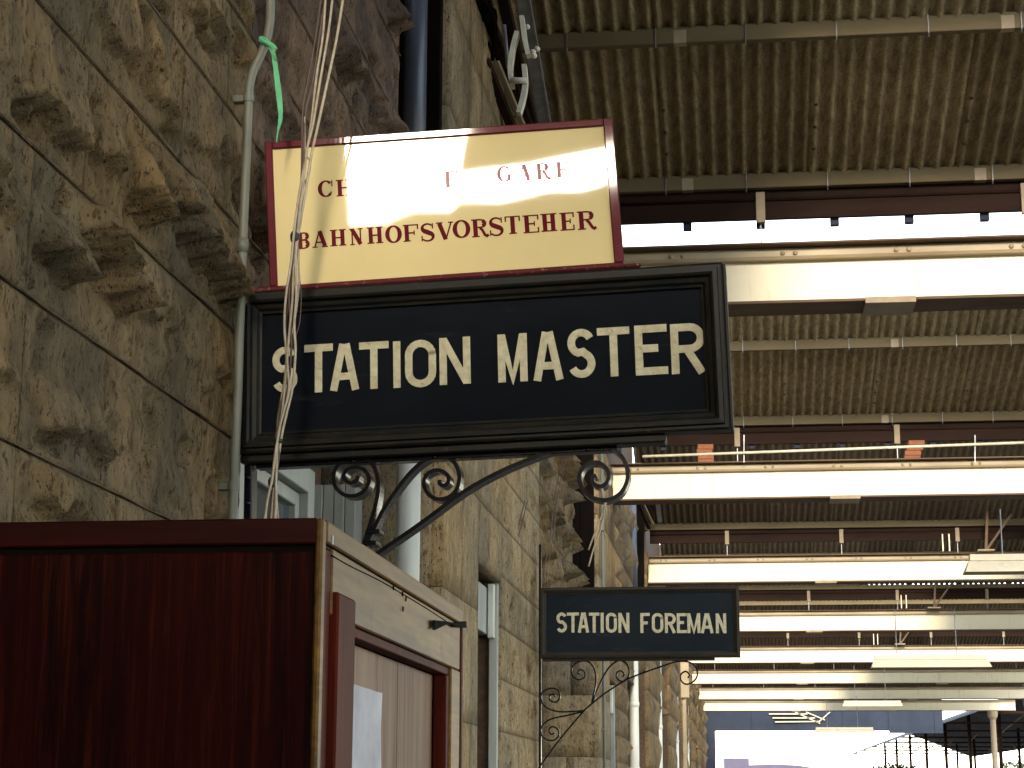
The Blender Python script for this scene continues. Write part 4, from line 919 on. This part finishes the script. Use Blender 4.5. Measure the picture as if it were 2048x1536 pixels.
# ------------------------------------------------------------------ strip lights, hanging unlit
def strip(px0, px1, py, y, hh, dp, lab, up=1.2):
    a, b = at(px0, py, 1, y), at(px1, py, 1, y); t = thing('strip_light', lab, 'light fitting', ((a.x+b.x)/2, y, a.z), 'unlit strip lights hung under the canopy')
    x0, x1, z = a.x, b.x, a.z
    V = [(x0, y-dp, z), (x1, y-dp, z), (x1, y+dp, z), (x0, y+dp, z), (x0+.04, y-dp*.35, z+hh), (x1-.04, y-dp*.35, z+hh), (x1-.04, y+dp*.35, z+hh), (x0+.04, y+dp*.35, z+hh)]
    mk('reflector', (V, [(0, 1, 5, 4), (1, 2, 6, 5), (2, 3, 7, 6), (3, 0, 4, 7), (4, 5, 6, 7)]), M['lamp_white'], t)
    mk('housing', cbox(x0+.05, x1-.05, y-dp*.33, y+dp*.33, z+hh+.002, z+hh+.06), M['lamp_white'], t)
    mk('tube', tube([(x0+.06, y, z+.035), (x1-.06, y, z+.035)], .018, 8), M['lamp_white'], t, smooth=True)
    for f in (.22, .72): mk('hanger', tube([(x0+(x1-x0)*f, y, z+hh+.06), (x0+(x1-x0)*f, y, z+up)], .006, 5), M['galv'], t)
strip(1928, 2290, 1147, 16.0, .10, .13, 'broad white strip light cut off by the right edge of the picture', .55)
strip(1742, 1982, 1336, 24.5, .10, .13, 'broad white strip light hanging level with the foot of the smaller sign', .75)
strip(1684, 1806, 1413, 47.0, .08, .09, 'slim white strip light hanging before the last girders', 1.0)
strip(1628, 1750, 1465, 52.0, .08, .09, 'slim white strip light, lowest, seen against the bright opening', 1.0)

# ------------------------------------------------------------------ columns and canopy end
def column(x, y, lab):
    t = thing('column', lab, 'column', (x, y, 0), 'cast iron columns at the platform edge')
    mk('shaft', tube([(x, y, .3), (x, y, 4.5)], [.13, .11], 16, False), M['splice'], t, smooth=True)
    mk('base', tube([(x, y, 0), (x, y, .3)], .19, 12), M['splice'], t)
    mk('capital', tube([(x, y, 4.5), (x, y, 4.6), (x, y, 4.83)], [.12, .19, .21], 12), M['splice'], t)
for i, yb in enumerate([3.8]+BY):
    column(10.1, yb, ['iron column at the platform edge by the camera', 'iron column under the first girder', 'iron column under the second girder', 'iron column under the third girder', 'iron column under the fourth girder', 'iron column under the fifth girder', 'iron column under the sixth girder', 'pale iron column cut by the right edge of the picture', 'round pale iron column under the last girder, near the right edge'][i])
ye = 84.0
gb = thing('end_screen', 'blue grey boarded screen closing the far end of the canopy', 'screen', (4, ye, 4.4))
z1_, z2_ = at(1500, 1462, 1, ye).z, 6.3
x = W
k = 0
while x < 9.0:
    mk('board', box(x, min(x+1.02, 9), ye+.05*(k % 2), ye+.04+.05*(k % 2), z1_+.002*(k % 2)-(0 if x < 6 else .10), z2_), M['far_blue'], gb); x += 1.0; k += 1
for pxs in (((1538, 1428), (1615, 1428)), ((1545, 1436), (1630, 1436)), ((1550, 1444), (1640, 1443)), ((1590, 1424), (1640, 1447)), ((1612, 1424), (1650, 1440)), ((1660, 1424), (1635, 1446))):
    mk('lattice_bar', beam(at(*pxs[0], 1, ye-.08), at(*pxs[1], 1, ye-.08), .10, .05), M['lamp_white'], gb)
mk('end_wall', box(W-.1, W+.35, ye-.3, ye+.3, 0, 6.3), M['far_blue'], gb)

# ------------------------------------------------------------------ beyond: other canopy, train, trees
fc = thing('far_canopy', 'distant pitched platform roof on thin dark posts at the lower right', 'canopy', (18, 140, 0))
x0 = at(1935, 1430, 1, 100).x; zc = at(1935, 1430, 1, 100).z
mk('roof_slope', ([(x0, 96, zc), (x0, 215, zc), (x0+7, 215, zc+2.6), (x0+7, 96, zc+2.6), (x0, 96, zc+.12), (x0, 215, zc+.12), (x0+7, 215, zc+2.72), (x0+7, 96, zc+2.72)], [(0, 3, 2, 1), (4, 5, 6, 7), (0, 1, 5, 4), (1, 2, 6, 5), (0, 4, 7, 3)]), M['far_blue'], fc)
mk('roof_slope', ([(x0+7.02, 96, zc+2.6), (x0+7.02, 215, zc+2.6), (x0+14, 215, zc), (x0+14, 96, zc)], [(0, 1, 2, 3)]), M['far_blue'], fc)
for j in range(8):
    y = 98+j*14.5
    for k in range(2): mk('post', tube([(x0+3.3+7.4*k, y, 0), (x0+3.3+7.4*k, y, zc+1.2)], .12, 8), M['fascia'], fc, smooth=True)
    mk('tie_beam', beam((x0, y, zc+.05), (x0+14, y, zc+.05), .12, .12), M['fascia'], fc)
    mk('tie_beam', beam((x0+3.3, y, zc-.6), (x0+7, y, zc+2.3), .08, .08), M['flange'], fc)
    mk('tie_beam', beam((x0+10.7, y, zc-.6), (x0+7, y, zc+2.3), .08, .08), M['flange'], fc)
tr = thing('train_carriage', 'violet carriage roof just showing at the bottom of the bright opening', 'train', (2, 112, 0))
a, b = at(1440, 1524, 1, 110), at(1760, 1524, 1, 110)
prof = [(0, -1.0), (0, .0), (.25, .28), (.9, .46), (1.6, .5), (2.3, .46), (2.95, .28), (3.2, 0), (3.2, -1)]
zt = a.z-.62
V = [(a.x+p*1.9, 110+12*s, zt+h) for s in (0, 1) for p, h in prof]; n = len(prof)
mk('roof', (V, [(i, i+1, n+i+1, n+i) for i in range(n-1)]+[tuple(range(n)), tuple(range(2*n-1, n-1, -1))]), M['train'], tr)
mk('body', box(a.x+.05, a.x+6.03, 110.05, 121.9, -.2, zt-1.0), M['train_pink'], tr)
mk('roof_vent', cbox(a.x+.2, a.x+1.7, 111, 113, zt+.2, zt+.85), M['train'], tr)
def tree(x, y, h, r, seed, lab):
    rnd = random.Random(seed); t = thing('tree', lab, 'tree', (x, y, -1), 'trees beyond the far canopy')
    mk('trunk', tube([(x, y, -1), (x+.1, y, h*.3), (x, y, h*.6)], [.25, .18, .08], 8), M['bark'], t, smooth=True)
    V, Fc = [], []
    for k in range(1500):
        d = Vector((rnd.gauss(0, 1), rnd.gauss(0, 1), rnd.gauss(0, 1))).normalized()*(rnd.random()**.4)
        p = Vector((x+d.x*r*(1+.3*noise.noise(d*3)), y+d.y*r, h*.62+d.z*h*.38*(1+.4*noise.noise(d*4+Vector((seed, 0, 0))))))
        a_ = Vector((rnd.gauss(0, 1), rnd.gauss(0, 1), rnd.gauss(0, 1))).normalized(); b_ = a_.orthogonal().normalized(); s_ = rnd.uniform(.12, .3)
        n0 = len(V); V += [p+a_*s_, p+b_*s_*.6, p-a_*s_, p-b_*s_*.6]; Fc.append((n0, n0+1, n0+2, n0+3))
    mk('crown', (V, Fc), M['leaf'], t)
tree(at(1790, 1536, 1, 190).x, 190, 4.6, 3, 1, 'low leafy tree beyond the far canopy, leftmost')
tree(at(1880, 1536, 1, 215).x, 215, 4.4, 3.4, 2, 'low leafy tree between the thin posts of the far canopy')
tree(at(2040, 1536, 1, 200).x, 200, 5.2, 3, 3, 'low leafy tree at the bottom right corner')

print('stones', stone_n[0])
